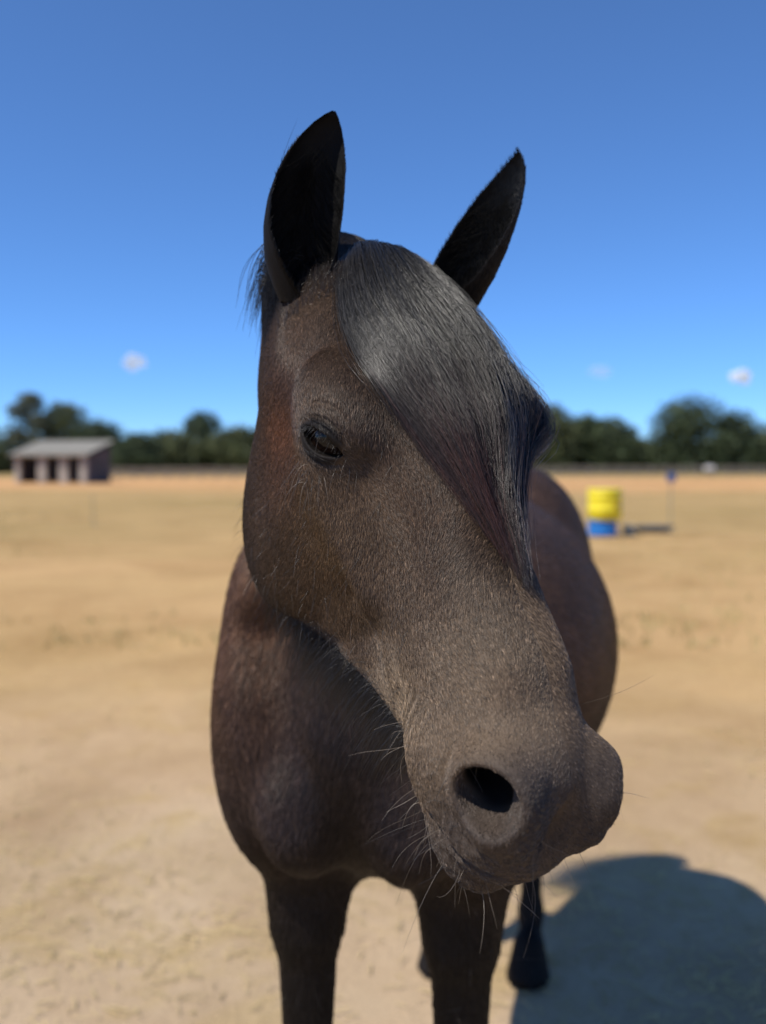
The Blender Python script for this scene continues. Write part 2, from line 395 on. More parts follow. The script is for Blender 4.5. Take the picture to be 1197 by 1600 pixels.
# ------------------------------------------------------------------ ground and field
def tag(o, label=None, cat=None, group=None, kind=None):
    if label: o['label'] = label
    if cat: o['category'] = cat
    if group: o['group'] = group
    if kind: o['kind'] = kind
    return o
def ground_h(x, y):
    return 0.012 * np.sin(x * 2.1 + 0.7 * np.sin(y * 1.3)) * np.sin(y * 1.7 + 0.4) * np.clip(np.hypot(x, y) / 3.0, 0, 1)
gx = np.concatenate([-np.geomspace(3000, 6, 26), np.linspace(-5.5, 5.5, 90), np.geomspace(6, 3000, 26)])
gy = np.concatenate([-np.geomspace(300, 2, 8), np.linspace(-1.5, 10, 100), np.geomspace(10.4, 4000, 40)])
GX, GY = np.meshgrid(gx, gy, indexing='ij')
near = np.clip(1 - np.hypot(GX, GY) / 40, 0, 1)
GZ = ground_h(GX, GY) * near + 0.10 * np.sin(GX * 0.11 + 1) * np.sin(GY * 0.09) * np.clip((np.hypot(GX, GY) - 8) / 30, 0, 1) * np.clip(1 - np.hypot(GX, GY) / 400, 0, 1)
gv = np.stack([GX, GY, GZ], -1).reshape(-1, 3); ii = np.arange(len(gv)).reshape(GX.shape)
gf = np.stack([ii[:-1, :-1], ii[1:, :-1], ii[1:, 1:], ii[:-1, 1:]], -1).reshape(-1, 4)
m, t, b = nmat('dry_field'); v = coords(t)
sep = t.nodes.new('ShaderNodeSeparateXYZ'); t.links.new(v, sep.inputs[0])
big = noise(t, 0.16, 4, 0.6, v); med = noise(t, 1.1, 5, 0.62, v, 0.6); fin = noise(t, 9, 6, 0.7, v); grit = noise(t, 120, 3, 0.7, v)
sand = ramp(t, med, [(0.30, (0.46, 0.335, 0.215)), (0.52, (0.56, 0.415, 0.275)), (0.72, (0.62, 0.475, 0.325))])
straw = ramp(t, fin, [(0.3, (0.40, 0.285, 0.125)), (0.7, (0.58, 0.43, 0.21))])
grass = ramp(t, fin, [(0.3, (0.30, 0.235, 0.095)), (0.7, (0.42, 0.32, 0.14))])
far_t = ramp(t, med, [(0.3, (0.54, 0.31, 0.135)), (0.7, (0.63, 0.38, 0.175))])
fs = ramp(t, noise(t, 2.3, 5, 0.65, v, 0.8), [(0.50, (0, 0, 0)), (0.66, (0.75, 0.75, 0.75))])
c1 = mixc(t, fs, sand, straw)
# sparse grass belt beyond the bare ground, orange stubble behind it: edges wander with the noise
def belt(lo0, lo1, wob):
    a = t.nodes.new('ShaderNodeMath'); a.operation = 'MULTIPLY_ADD'; t.links.new(big, a.inputs[0]); a.inputs[1].default_value = wob
    t.links.new(sep.outputs[1], a.inputs[2])
    r = t.nodes.new('ShaderNodeMapRange'); t.links.new(a.outputs[0], r.inputs[0]); r.inputs[1].default_value = lo0; r.inputs[2].default_value = lo1
    r.interpolation_type = 'SMOOTHSTEP'; return r.outputs[0]
c2 = mixc(t, belt(4.0, 9.5, 5.0), c1, mixc(t, 0.5, straw, far_t))
c3 = mixc(t, belt(17.0, 27.0, 10.0), c2, mixc(t, 0.35, grass, far_t))
c4 = mixc(t, belt(52.0, 66.0, 16.0), c3, far_t)
c5 = mixc(t, belt(112.0, 122.0, 10.0), c4, grass)
pt = ramp(t, noise(t, 0.55, 5, 0.65, v, 0.7), [(0.32, (0.80, 0.76, 0.70)), (0.55, (1, 1, 1)), (0.75, (1.10, 1.08, 1.06))])
c5 = mixc(t, 1.0, c5, pt, 'MULTIPLY')
st_m = t.nodes.new('ShaderNodeMapping'); t.links.new(v, st_m.inputs[0]); st_m.inputs['Scale'].default_value = (0.05, 0.16, 1)
c5 = mixc(t, 0.8, c5, ramp(t, noise(t, 1.0, 4, 0.6, st_m.outputs[0], 0.4), [(0.36, (0.80, 0.80, 0.70)), (0.60, (1.04, 1.0, 0.98))]), 'MULTIPLY')
dk = ramp(t, grit, [(0.25, (0.72, 0.72, 0.72)), (0.6, (1.08, 1.08, 1.08))])
t.links.new(mixc(t, 1.0, c5, dk, 'MULTIPLY'), b.inputs['Base Color'])
b.inputs['Roughness'].default_value = 0.95; b.inputs['Specular IOR Level'].default_value = 0.15
bump(t, b, mixc(t, 0.5, fin, grit), 0.7, 0.03)
tag(mesh_obj('ground', gv, gf, m), kind='structure')

def strands(paths, radius, hues, name, mat, parent, sides=3, tip=0.25):
    """paths [n, k, 3] in metres -> one mesh of thin tapering tubes"""
    n, k, _ = paths.shape
    T = np.gradient(paths, axis=1); T /= np.linalg.norm(T, axis=2, keepdims=True) + 1e-12
    ref = np.array([0.31, 0.52, 0.79]); U = np.cross(T, ref); U /= np.linalg.norm(U, axis=2, keepdims=True) + 1e-9
    W = np.cross(T, U)
    s = np.linspace(0, 1, k); prof = (1 - (1 - tip) * s ** 2.5)
    rad = np.asarray(radius).reshape(-1, 1) * prof[None]
    vs = []
    for j in range(sides):
        a = 2 * math.pi * j / sides
        vs.append(paths + (U * math.cos(a) + W * math.sin(a)) * rad[..., None])
    Vv = np.stack(vs, 2).reshape(-1, 3)                             # [n,k,sides]
    I = np.arange(n * k * sides).reshape(n, k, sides)
    A = I[:, :-1]; B = I[:, 1:]
    Fq = np.stack([A, np.roll(A, -1, 2), np.roll(B, -1, 2), B], -1).reshape(-1, 4)
    o = mesh_obj(name, Vv, Fq, mat, parent)
    at = o.data.attributes.new('hue', 'FLOAT_COLOR', 'POINT')
    h = np.asarray(hues, f32)                                       # [n,k,3]
    c = np.concatenate([np.repeat(h[:, :, None, :], sides, 2), np.ones((n, k, sides, 1))], -1).astype(f32)
    at.data.foreach_set('color', c.ravel()); return o
#MARK_HORSE
# ------------------------------------------------------------------ the horse
horse = bpy.data.objects.new('horse', None); COL.objects.link(horse); horse.location = (0.12, 1.95, 0.0)
tag(horse, 'dark brown horse with black forelock over one eye, standing on dry sandy field', 'horse')
bpy.context.view_layer.update()
HOFF = np.array([0.12, 1.95, 0.0])
xs = axis(-.34, -.19, .215, .66, .0021, .018); ys = axis(.50, .58, 1.04, 2.98, .0021, .020); zs = axis(-.012, 1.03, 1.60, 1.72, .0021, .018)
bv, bf = surface_nets(horse_sdf, xs, ys, zs)
bv = relax(horse_sdf, bv, 1)

# ears: a furred cup with a rolled rim, thick as an ear is
def ear(side):
    nt_, ns_ = 44, 33
    if side > 0:
        base = np.array([6.6, 2.2, -6.4]); tip = np.array([5.9, -11.9, 6.4]); op = np.array([0.20, 0.58, 0.64]); bend = 1.5; wid = 3.85
    else:
        base = np.array([-7.2, 2.4, -5.4]); tip = np.array([-12.6, -7.8, 10.5]); op = np.array([0.98, 0.12, 0.25]); bend = 1.0; wid = 3.5
    ax = tip - base; L = np.linalg.norm(ax); ax /= L
    op = op - ax * (op @ ax); op /= np.linalg.norm(op)
    lat = np.cross(ax, op)                                         # sideways
    cam_l = np.array([0.84, -0.27, -0.47]) if side > 0 else np.array([-0.84, 0.27, 0.47])
    if lat @ cam_l < 0: lat = -lat
    tt = np.linspace(0, 1, nt_)
    wv = np.interp(tt, [0, .08, .2, .35, .5, .62, .74, .85, .93, .98, 1], np.array([.60, .74, .92, 1.0, 1.0, .94, .82, .61, .39, .18, .04])) * wid
    th = np.radians(np.interp(tt, [0, .12, .3, .5, .75, 1], [165, 140, 112, 96, 74, 40]))
    bn = bend * np.sin(np.pi * np.clip(tt, 0, 1) ** 0.85) * 1.0
    out = []
    for surf in (0, 1):
        P = np.zeros((nt_, ns_, 3))
        for i in range(nt_):
            u = np.linspace(-1, 1, ns_); a = u * th[i]
            rho = wv[i] / max(math.sin(min(th[i], math.pi / 2)), 0.35) * 0.93
            thick = 0.30 * (1 - np.abs(u) ** 6 * 0.75) * (1 - 0.6 * tt[i] ** 3)
            rr = rho + (thick if surf else 0)
            C = base + ax * (L * tt[i]) + lat * bn[i] * (1.0) + op * (0.5 * math.sin(math.pi * tt[i]))
            roll = 0.18 * np.sin(tt[i] * 7 + u * 3)
            P[i] = C + np.outer(np.sin(a) * rr, lat) - np.outer((np.cos(a) - math.cos(th[i]) * 0.3) * rr * 0.80 + roll * 0.2, op)
        out.append(P)
    V_ = np.concatenate([out[0].reshape(-1, 3), out[1].reshape(-1, 3)])
    I = np.arange(nt_ * ns_).reshape(nt_, ns_); J = I + nt_ * ns_
    q = [np.stack([I[:-1, :-1], I[:-1, 1:], I[1:, 1:], I[1:, :-1]], -1).reshape(-1, 4),
         np.stack([J[:-1, :-1], J[1:, :-1], J[1:, 1:], J[:-1, 1:]], -1).reshape(-1, 4)]
    for e in (0, ns_ - 1): q.append(np.stack([I[:-1, e], I[1:, e], J[1:, e], J[:-1, e]], -1).reshape(-1, 4))
    q.append(np.stack([I[-1, :-1], I[-1, 1:], J[-1, 1:], J[-1, :-1]], -1).reshape(-1, 4))
    inner = np.zeros(len(V_), bool); inner[: nt_ * ns_] = True
    return h2w(V_), np.concatenate(q), inner, out
eR = ear(1); eL = ear(-1)
nb = len(bv)
allv = np.concatenate([bv, eR[0], eL[0]]); allf = np.concatenate([bf, eR[1] + nb, eL[1] + nb + len(eR[0])])
inner = np.concatenate([np.zeros(nb, bool), eR[2], eL[2]]); isear = np.arange(len(allv)) >= nb

def vnoise(p, s, seed=0):
    """cheap smooth value noise"""
    r = np.random.default_rng(seed); o = np.zeros(len(p))
    for k in range(5):
        w = r.normal(size=3); w = w / np.linalg.norm(w) * s * (1 + 0.35 * k); o += np.sin(p @ w + r.uniform(0, 6.28)) * (0.8 ** k)
    return o / 2.4
def coat_colour(P):
    """coat colour by place on the animal: near-black brown, rusty cheek, tan-grey muzzle, black points; shade painted in on chest and nostrils"""
    q = w2h(P.astype(f32)); a, b_, c = q[:, 0], q[:, 1], q[:, 2]; A = np.abs(a)
    onhead = (b_ > -8) & (A < 16) & (c > -36) & (b_ < 62)
    col = np.tile(np.array([0.030, 0.019, 0.0145]), (len(P), 1))
    def blend(colour, w):
        nonlocal col
        w = np.clip(w, 0, 1)[:, None]; col = col * (1 - w) + np.array(colour) * w
    n1 = vnoise(q, 0.16, 1); n2 = vnoise(q, 0.5, 2)
    hw = onhead.astype(float)
    blend((0.047, 0.0285, 0.0170), hw * 0.9)
    blend((0.110, 0.046, 0.022), hw * gs(b_ - 15, 5) * gs(c + 11.5, 4.8) * sstep(A, 5, 7) * (0.85 + 0.3 * n2))           # rusty patch behind the eye
    blend((0.085, 0.053, 0.028), hw * gs(b_ - 28, 8) * gs(c + 11, 6) * 0.75 * (0.8 + 0.4 * n1))                             # warm cheek
    blend((0.112, 0.080, 0.053), hw * sstep(b_, 30, 42) * (0.75 + 0.25 * n1))                                             # pale muzzle
    blend((0.125, 0.088, 0.054), hw * sstep(b_, 36, 41) * sstep(-c, 8, 12) * sstep(-b_, -48, -44) * 0.8)                     # tan round the mouth corner
    blend((0.030, 0.024, 0.022), hw * sstep(b_, 48.5, 53) * 0.75)                                                           # dark nose end
    e = np.stack([A, b_, c], 1) - EC; eo = e @ EO; en = e @ EN; eu = e @ EU
    rr = np.sqrt(en ** 2 + (eu * 1.15) ** 2)
    blend((0.060, 0.047, 0.036), hw * gs(rr, 4.2) * 0.65)
    blend((0.010, 0.008, 0.007), hw * gs(np.maximum(rr - 1.9, 0), 0.55) * (eo > 0.2))                                     # dark lids
    blend((0.018, 0.013, 0.012), hw * sstep(-c, 22, 27) * 0.8)
    blend((0.010, 0.008, 0.0075), sstep(-b_, -3.5, 1.0) * (b_ > -16) * (A < 14) * (c > -14))                       # black poll under the forelock
    pp = np.stack([A, b_, c], 1).astype(f32)
    blend((0.003, 0.0025, 0.0025), hw * sstep(-cap(pp, (4.3, 51.7, -6.0), (2.4, 47, -7.2), 1.75, 1.0), -0.4, 0.0))  # nostril passage: its inner shade put into the colour
    z = P[:, 2]
    blend((0.007, 0.006, 0.0055), (1 - hw) * sstep(-z, -0.92, -0.62) * 0.92)                                                     # black legs
    blend((0.013, 0.009, 0.008), (1 - hw) * gs(w2b(P.astype(f32))[:, 1], 0.09) * sstep(-P[:, 1], -1.7, -1.35) * 0.9)  # dark breast centre: the head's cast shadow painted into the coat
    blend((0.105, 0.056, 0.033), (1 - hw) * (0.12 + 0.88 * sstep(np.abs(w2b(P.astype(f32))[:, 1]), 0.08, 0.14)) * sstep(z, 0.85, 1.05) * (0.55 + 0.35 * vnoise(P, 7, 3)))
    return col * (1.26 + 0.20 * n2)[:, None]
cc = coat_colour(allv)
cc[isear] = (0.007, 0.0058, 0.0053); cc[inner] = (0.0030, 0.0027, 0.0026)  # black ears; inside the cups the shade is painted in as well
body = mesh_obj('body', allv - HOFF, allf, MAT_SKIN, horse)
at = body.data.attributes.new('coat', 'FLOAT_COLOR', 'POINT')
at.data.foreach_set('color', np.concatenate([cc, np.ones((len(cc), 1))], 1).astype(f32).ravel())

# eyes
m, t, b = nmat('horse_eye'); v = coords(t)
sp = t.nodes.new('ShaderNodeSeparateXYZ'); t.links.new(v, sp.inputs[0])
cmb = t.nodes.new('ShaderNodeVectorMath'); cmb.operation = 'MULTIPLY'; t.links.new(v, cmb.inputs[0]); cmb.inputs[1].default_value = (0.55, 1.0, 0)
ln = t.nodes.new('ShaderNodeVectorMath'); ln.operation = 'LENGTH'; t.links.new(cmb.outputs[0], ln.inputs[0])
t.links.new(ramp(t, ln.outputs['Value'], [(0.0, (0.003, 0.003, 0.004)), (0.0062, (0.003, 0.003, 0.004)), (0.0075, (0.020, 0.010, 0.006)), (0.0150, (0.030, 0.014, 0.008)), (0.0185, (0.012, 0.008, 0.006))]), b.inputs['Base Color'])
b.inputs['Roughness'].default_value = 0.12; b.inputs['Specular IOR Level'].default_value = 0.35
for s_ in (1, -1):
    bm = bmesh.new(); bmesh.ops.create_uvsphere(bm, u_segments=40, v_segments=24, radius=ER / 100)
    me = bpy.data.meshes.new('eye'); bm.to_mesh(me); bm.free(); me.materials.append(m)
    me.polygons.foreach_set('use_smooth', np.ones(len(me.polygons), bool))
    e_ = bpy.data.objects.new('eye', me); COL.objects.link(e_); e_.parent = horse
    X = HB @ (EN * [s_, 1, 1]); Z = HB @ (EO * [s_, 1, 1]); Y = np.cross(Z, X)
    M = Matrix(((X[0], Y[0], Z[0]), (X[1], Y[1], Z[1]), (X[2], Y[2], Z[2]))).to_4x4()
    M.translation = Vector(h2w(EC * [s_, 1, 1]) - HOFF); e_.matrix_local = M

# short coat: hundreds of thousands of fine hairs lying along the body
def sample_surface(verts, faces, density_fn, n, rs):
    v = verts[faces]; fa = 0.5 * np.linalg.norm(np.cross(v[:, 2] - v[:, 0], v[:, 3] - v[:, 1]), axis=1)
    nr = np.cross(v[:, 2] - v[:, 0], v[:, 3] - v[:, 1]); nr /= np.linalg.norm(nr, axis=1, keepdims=True) + 1e-15
    cen = v.mean(1); w = fa * density_fn(cen, nr); cw = np.cumsum(w); k = np.searchsorted(cw, rs.uniform(0, cw[-1], n))
    k = np.minimum(k, len(faces) - 1)
    a, b2 = rs.uniform(size=(n, 1)), rs.uniform(size=(n, 1)); q = v[k]
    p = (q[:, 0] * (1 - a) + q[:, 1] * a) * (1 - b2) + (q[:, 3] * (1 - a) + q[:, 2] * a) * b2
    return p, nr[k], k
bme = body.data
vn = np.zeros((len(allv), 3), f32); bme.vertex_normals.foreach_get('vector', vn.ravel()) if False else None
CAMP = np.array([0, 0, CAM_Z])
def dens(c, n):
    q = w2h(c.astype(f32)); A = np.abs(q[:, 0])
    d = ((q[:, 1] > -10) & (q[:, 1] < 62) & (A < 18) & (q[:, 2] > -36)).astype(float)
    e = np.stack([A, q[:, 1], q[:, 2]], 1) - EC
    d *= 1 - 0.97 * ((np.abs(e @ EN) < 2.3) & (np.abs(e @ EU) < 1.25) & (e @ EO > 0.4))
    d *= 1 - 0.45 * sstep(q[:, 1], 45, 50)
    d *= cap(np.stack([A, q[:, 1], q[:, 2]], 1).astype(f32), (4.5, 51.8, -6.0), (2.4, 47, -7.2), 1.75, 1.0) > 0.25
    see = ((CAMP - c) * n).sum(1) / np.linalg.norm(CAMP - c, axis=1)
    return d * np.clip(see + 0.45, 0.03, 0.6)
NH = 330000
hp, hn, hk = sample_surface(allv, allf, dens, NH, rng)
q = w2h(hp.astype(f32)); A = np.abs(q[:, 0]); sg = np.sign(q[:, 0])
onear = hk >= len(bf)
fl = np.zeros((NH, 3)); fl[:, 1] = 1.0                                   # lies towards the nose
side = sstep(A, 4, 8) * sstep(-q[:, 2], 4, 12)
fl[:, 2] -= side * 1.2; fl[:, 1] -= side * 0.55 * sstep(-q[:, 1], -34, -20)
fl[:, 0] += sg * 0.35 * (1 - side)
wob = np.stack([vnoise(q, 0.35, 11), vnoise(q, 0.35, 12), vnoise(q, 0.35, 13)], 1)
fl += 0.40 * wob + rng.normal(size=(NH, 3)) * 0.16
fl[onear] = np.array([0, -0.78, 0.62]) + rng.normal(size=(onear.sum(), 3)) * 0.25
fw = fl @ HB.T
fw -= hn * (fw * hn).sum(1, keepdims=True); fw /= np.linalg.norm(fw, axis=1, keepdims=True) + 1e-9
ln_ = rng.uniform(0.0040, 0.0070, NH) * (1 - 0.55 * sstep(q[:, 1], 40, 50)); ln_[onear] *= 1.1
e = np.stack([A, q[:, 1], q[:, 2]], 1) - EC; ln_ *= 1 - 0.6 * gs(np.sqrt((e * e).sum(1)), 3.4)
lift = rng.uniform(0.10, 0.30, NH)
pts = np.zeros((NH, 4, 3))
for j, s_ in enumerate((0.0, 0.33, 0.67, 1.0)):
    pts[:, j] = hp + fw * (ln_ * s_)[:, None] + hn * (ln_ * (lift * s_ * (1.25 - 0.75 * s_)) + 0.0001)[:, None]
hc = coat_colour(hp); inn = inner[allf[hk][:, 0]]
hc[onear] = (0.010, 0.008, 0.0075); hc[onear & inn] = (0.0030, 0.0027, 0.0026)  # ear hairs, the inner ones darkened with the cup's painted shade
hc *= np.exp(rng.normal(size=(NH, 1)) * 0.46)
NB = 130000
def dens_b(c, n):
    q = w2h(c.astype(f32)); hd_ = (q[:, 1] > -10) & (q[:, 1] < 62) & (np.abs(q[:, 0]) < 18) & (q[:, 2] > -36)
    see = ((CAMP - c) * n).sum(1) / np.linalg.norm(CAMP - c, axis=1)
    return (~hd_) * np.clip(see + 0.3, 0.0, 0.6) * (c[:, 2] > 0.3) / np.maximum(c[:, 1], 0.9) ** 2
bp_, bn_, bk_ = sample_surface(bv, bf, dens_b, NB, rng)
fb_ = np.tile([0.05, 0.25, -0.95], (NB, 1)); bq = w2b(bp_.astype(f32))
fb_[:, :2] += -FW * (sstep(-bq[:, 0], -1.15, -0.9) * 0.9)[:, None]
fb_ += 0.35 * np.stack([vnoise(bp_, 14, 31), vnoise(bp_, 14, 32), vnoise(bp_, 14, 33)], 1) + rng.normal(size=(NB, 3)) * 0.14
fb_ -= bn_ * (fb_ * bn_).sum(1, keepdims=True); fb_ /= np.linalg.norm(fb_, axis=1, keepdims=True) + 1e-9
lb = rng.uniform(0.010, 0.020, NB); lf = rng.uniform(0.06, 0.2, NB); pb = np.zeros((NB, 4, 3))
for j, s_ in enumerate((0.0, 0.33, 0.67, 1.0)):
    pb[:, j] = bp_ + fb_ * (lb * s_)[:, None] + bn_ * (lb * lf * s_ * (1.25 - 0.75 * s_) + 0.0001)[:, None]
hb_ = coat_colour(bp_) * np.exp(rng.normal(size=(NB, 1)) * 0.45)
rad_ = np.concatenate([np.full(NH, 0.00016), np.full(NB, 0.00034)])
pts = np.concatenate([pts, pb]); hc = np.concatenate([hc, hb_]); NH = NH + NB
cu = bpy.data.hair_curves.new('coat'); cu.add_curves([4] * NH)
cu.position_data.foreach_set('vector', (pts - HOFF).astype(f32).ravel()) if hasattr(cu, 'position_data') else cu.attributes['position'].data.foreach_set('vector', (pts - HOFF).astype(f32).ravel())
ra = cu.attributes.get('radius') or cu.attributes.new('radius', 'FLOAT', 'POINT')
ra.data.foreach_set('value', (rad_[:, None] * np.array([1.0, 0.95, 0.7, 0.15])[None]).astype(f32).ravel())
hu = cu.attributes.new('hue', 'FLOAT_COLOR', 'CURVE')
hu.data.foreach_set('color', np.concatenate([hc, np.ones((NH, 1))], 1).astype(f32).ravel())
cu.materials.append(MAT_FUR)
coat = bpy.data.objects.new('coat', cu); COL.objects.link(coat); coat.parent = horse; coat['kind'] = 'stuff'

# forelock: locks combed from the poll over the forehead to the horse's left
PHI = np.radians(np.arange(-110, 111, 4)); BB = np.arange(-6, 46, 1.0)
PG, BG = np.meshgrid(PHI, BB, indexing='ij'); rr = np.full(PG.size, 16.0)
for _ in range(40):
    qq = np.stack([np.sin(PG).ravel() * rr, BG.ravel(), -8 + np.cos(PG).ravel() * rr], 1).astype(f32)
    rr = np.maximum(rr - head_sdf(qq) * 0.7, 1.0)
RS = rr.reshape(PG.shape)
def surf(phi, b_, off):
    u = np.clip((np.degrees(phi) + 110) / 4, 0, len(PHI) - 1.001); w = np.clip(b_ + 6, 0, len(BB) - 1.001)
    i = u.astype(int); j = w.astype(int); fu = u - i; fw_ = w - j
    r_ = RS[i, j]*(1-fu)*(1-fw_) + RS[i+1, j]*fu*(1-fw_) + RS[i, j+1]*(1-fu)*fw_ + RS[i+1, j+1]*fu*fw_
    r_ = r_ + off
    return np.stack([np.sin(phi) * r_, b_, -8 + np.cos(phi) * r_], -1)
LE = np.array([(-6, 20), (-1, 34), (6, 45), (12, 44), (18, 39), (23.4, 30), (28, 21), (32.7, 12), (37, 4)], float)      # b, angle: near edge
RE = np.array([(-6, -44), (-1, -54), (4, -64), (10, -71), (16, -74), (21.5, -66), (27, -36), (32, -16), (39, -6)], float)  # far edge
def edge(tab, s):
    k = np.linspace(0, 1, len(tab)); return np.interp(s, k, tab[:, 0]), np.interp(s, k, tab[:, 1])
def smooth_edge(tab, s):
    acc = [edge(tab, np.clip(s + d, 0, 1)) for d in (-0.07, -0.035, 0, 0.035, 0.07)]
    return sum(a[0] for a in acc) / 5, sum(a[1] for a in acc) / 5
def forelock(n, nc, k, rs):
    s = np.linspace(0, 1, k)
    cu_ = rs.uniform(0, 1, nc) ; cu_.sort(); ctone = rs.uniform(0.55, 1.5, nc); clen = rs.uniform(0.52, 1.08, nc); clen[(cu_ > 0.25) & (cu_ < 0.6)] *= 1.0
    lift_c = rs.uniform(0.0, 1.9, nc); ph = rs.uniform(0, 6.28, (nc, 3)); bowc = rs.normal(size=nc)
    ci = rs.integers(0, nc, n); u0 = np.clip(cu_[ci] + rs.normal(size=n) * 0.05, 0, 1)
    fly = rs.uniform(size=n) < 0.11
    L = np.clip(clen[ci] * rs.uniform(0.62, 1.04, n), 0.35, 1.08)
    off_u = rs.normal(size=n) * 0.011 * np.where(fly, 6, 1)
    S = s[None] * L[:, None]
    conv = (s[None] ** 0.8)
    U = u0[:, None] * (1 - conv) + (cu_[ci][:, None] + off_u[:, None] * (1.5 - s[None])) * conv
    U = U + 0.022 * np.sin(S * 7 + ph[ci, 0][:, None]) * s[None] + 0.045 * bowc[ci][:, None] * s[None] ** 2
    lk = np.sort(rs.uniform(0.0, 1.0, 17)); lk[0] = 0.0; lk[-1] = 1.0; li = np.abs(U[:, :1] - lk[None]).argmin(1); lc = lk[li][:, None]
    g2 = np.clip(S * 2.2 - 0.12, 0, 1) * rs.uniform(0.25, 0.55, 17)[li][:, None]
    U = U + (lc - U) * g2 * 0.55                                    # strands gather into locks with gaps between them
    lw_ = np.exp(-((U - lc) / 0.030) ** 2)
    bl, al = smooth_edge(LE, S); br, ar = smooth_edge(RE, S)
    Uc = np.clip(U + rs.normal(size=n)[:, None] * 0.016 * (0.4 + S), -0.12, 1.08)
    B_ = bl * (1 - Uc) + br * Uc; PH = np.radians(al * (1 - Uc) + ar * Uc)
    body_ = np.sin(np.pi * np.clip(0.22 + S * 0.72, 0, 1))
    off = 0.15 + (0.45 + lift_c[ci][:, None] * 0.8) * body_ * (0.7 + 0.7 * Uc * (1 - S)) + rs.uniform(0, 0.75, n)[:, None] * body_
    off = off + 0.75 * lw_ * np.clip(S * 2.5, 0, 1) * (1 - 0.5 * Uc) + 0.25
    off += np.where(fly, rs.uniform(0, 1.2, n), 0)[:, None] * s[None]
    off += 0.14 * np.sin(S * 11 + ph[ci, 1][:, None]) + 0.13 * np.sin(S * 25 + rs.uniform(0, 6.28, n)[:, None])
    PH = PH + 0.016 * np.sin(S * 21 + rs.uniform(0, 6.28, n)[:, None]) * s[None]
    off = off * (0.30 + 0.70 * sstep(Uc, 0.0, 0.16))
    root_in = np.clip(1 - s[None] * 14, 0, 1); off = off * (1 - root_in) - 0.3 * root_in
    return surf(PH, B_, off), ctone[ci], S, Uc
rs = np.random.default_rng(3)
NF, KF = 6500, 15
fp, ci, S, U = forelock(NF, 110, KF, rs)
tone = rs.uniform(0.3, 1.9, (NF, 1, 1)) * ci[:, None, None]
dark = np.array([0.0125, 0.0112, 0.0108]); red = np.array([0.075, 0.028, 0.021])
wr = (np.clip((S - 0.42) / 0.5, 0, 1) * rs.uniform(0.0, 1.0, (NF, 1)) * np.clip(1.25 - U * 0.9, 0, 1))[..., None]
strands(h2w(fp.reshape(-1, 3)).reshape(NF, KF, 3) - HOFF, rs.uniform(0.00016, 0.00032, NF), (dark * (1 - wr) + red * wr) * tone, 'forelock', MAT_LONG, horse)['kind'] = 'stuff'

def hair_from(P0, D, G, L, k, rs, curl=0.15, grav=1.0):
    """hairs starting at P0 along D, bending towards G; lengths L"""
    s = np.linspace(0, 1, k); n = len(P0)
    P = P0[:, None, :] + D[:, None, :] * (L[:, None] * s)[..., None] + G[:, None, :] * (L[:, None] * s ** 2 * grav)[..., None]
    c = rs.normal(size=(n, 3)); ph = rs.uniform(0, 6.28, n)
    return P + c[:, None, :] * (L[:, None] * curl * np.sin(s * 3 + ph[:, None]) * s)[..., None] * 0.3

# mane: along the crest, falling to the horse's left, a short tuft behind the near ear
n = 3600
tc = rs.uniform(0, 1, n)
c0 = np.array([b2w(*NK['poll'])]) + np.array([0, 0, 0.045]); c1 = np.array([b2w(0.98, 0, 1.345)])
root = c0 * (1 - tc[:, None]) + c1 * tc[:, None] + rs.normal(size=(n, 3)) * [0.012, 0.01, 0.006]
root[:, 2] += 0.035 * np.sin(np.pi * tc)
Lm = rs.uniform(0.14, 0.26, n)
Dm = np.tile([0.50, 0.05, 0.16], (n, 1)) + rs.normal(size=(n, 3)) * 0.05; Gm = np.tile([-0.14, -0.02, -0.95], (n, 1)) + rs.normal(size=(n, 3)) * 0.06
mp = hair_from(root, Dm, Gm, Lm, 10, rs, 0.12)
nn = 420
tr = h2w(np.stack([rs.uniform(4.0, 7.5, nn), rs.uniform(-7, -3.0, nn), rs.uniform(-8, -4.5, nn)], 1))
tp = hair_from(tr, np.tile([-0.62, -0.05, 0.20], (nn, 1)) + rs.normal(size=(nn, 3)) * 0.09, np.tile([0.22, 0, -0.95], (nn, 1)), rs.uniform(0.05, 0.09, nn), 10, rs)
mp = np.concatenate([mp, tp]); n2_ = len(mp)
strands(mp - HOFF, rs.uniform(0.00025, 0.00045, n2_), np.tile([0.014, 0.0125, 0.012], (n2_, 10, 1)) * rs.uniform(0.6, 1.5, (n2_, 1, 1)), 'mane', MAT_LONG, horse)['kind'] = 'stuff'

# tail
n = 1500
tr = np.array([b2w(-0.30, 0, 1.14)]) + rs.normal(size=(n, 3)) * [0.02, 0.02, 0.03]
back = np.array([-FW[0], -FW[1], 0.0])
tp = hair_from(tr, back * 0.28 + rs.normal(size=(n, 3)) * 0.06 + [0, 0, -0.2], np.tile([0, 0, -0.75], (n, 1)) - back * 0.12, rs.uniform(0.6, 0.9, n), 12, rs, 0.12)
tp[..., 2] = np.maximum(tp[..., 2], 0.12)
strands(tp - HOFF, rs.uniform(0.0006, 0.001, n), np.tile([0.012, 0.011, 0.0105], (n, 12, 1)) * rs.uniform(0.6, 1.4, (n, 1, 1)), 'tail', MAT_LONG, horse)['kind'] = 'stuff'

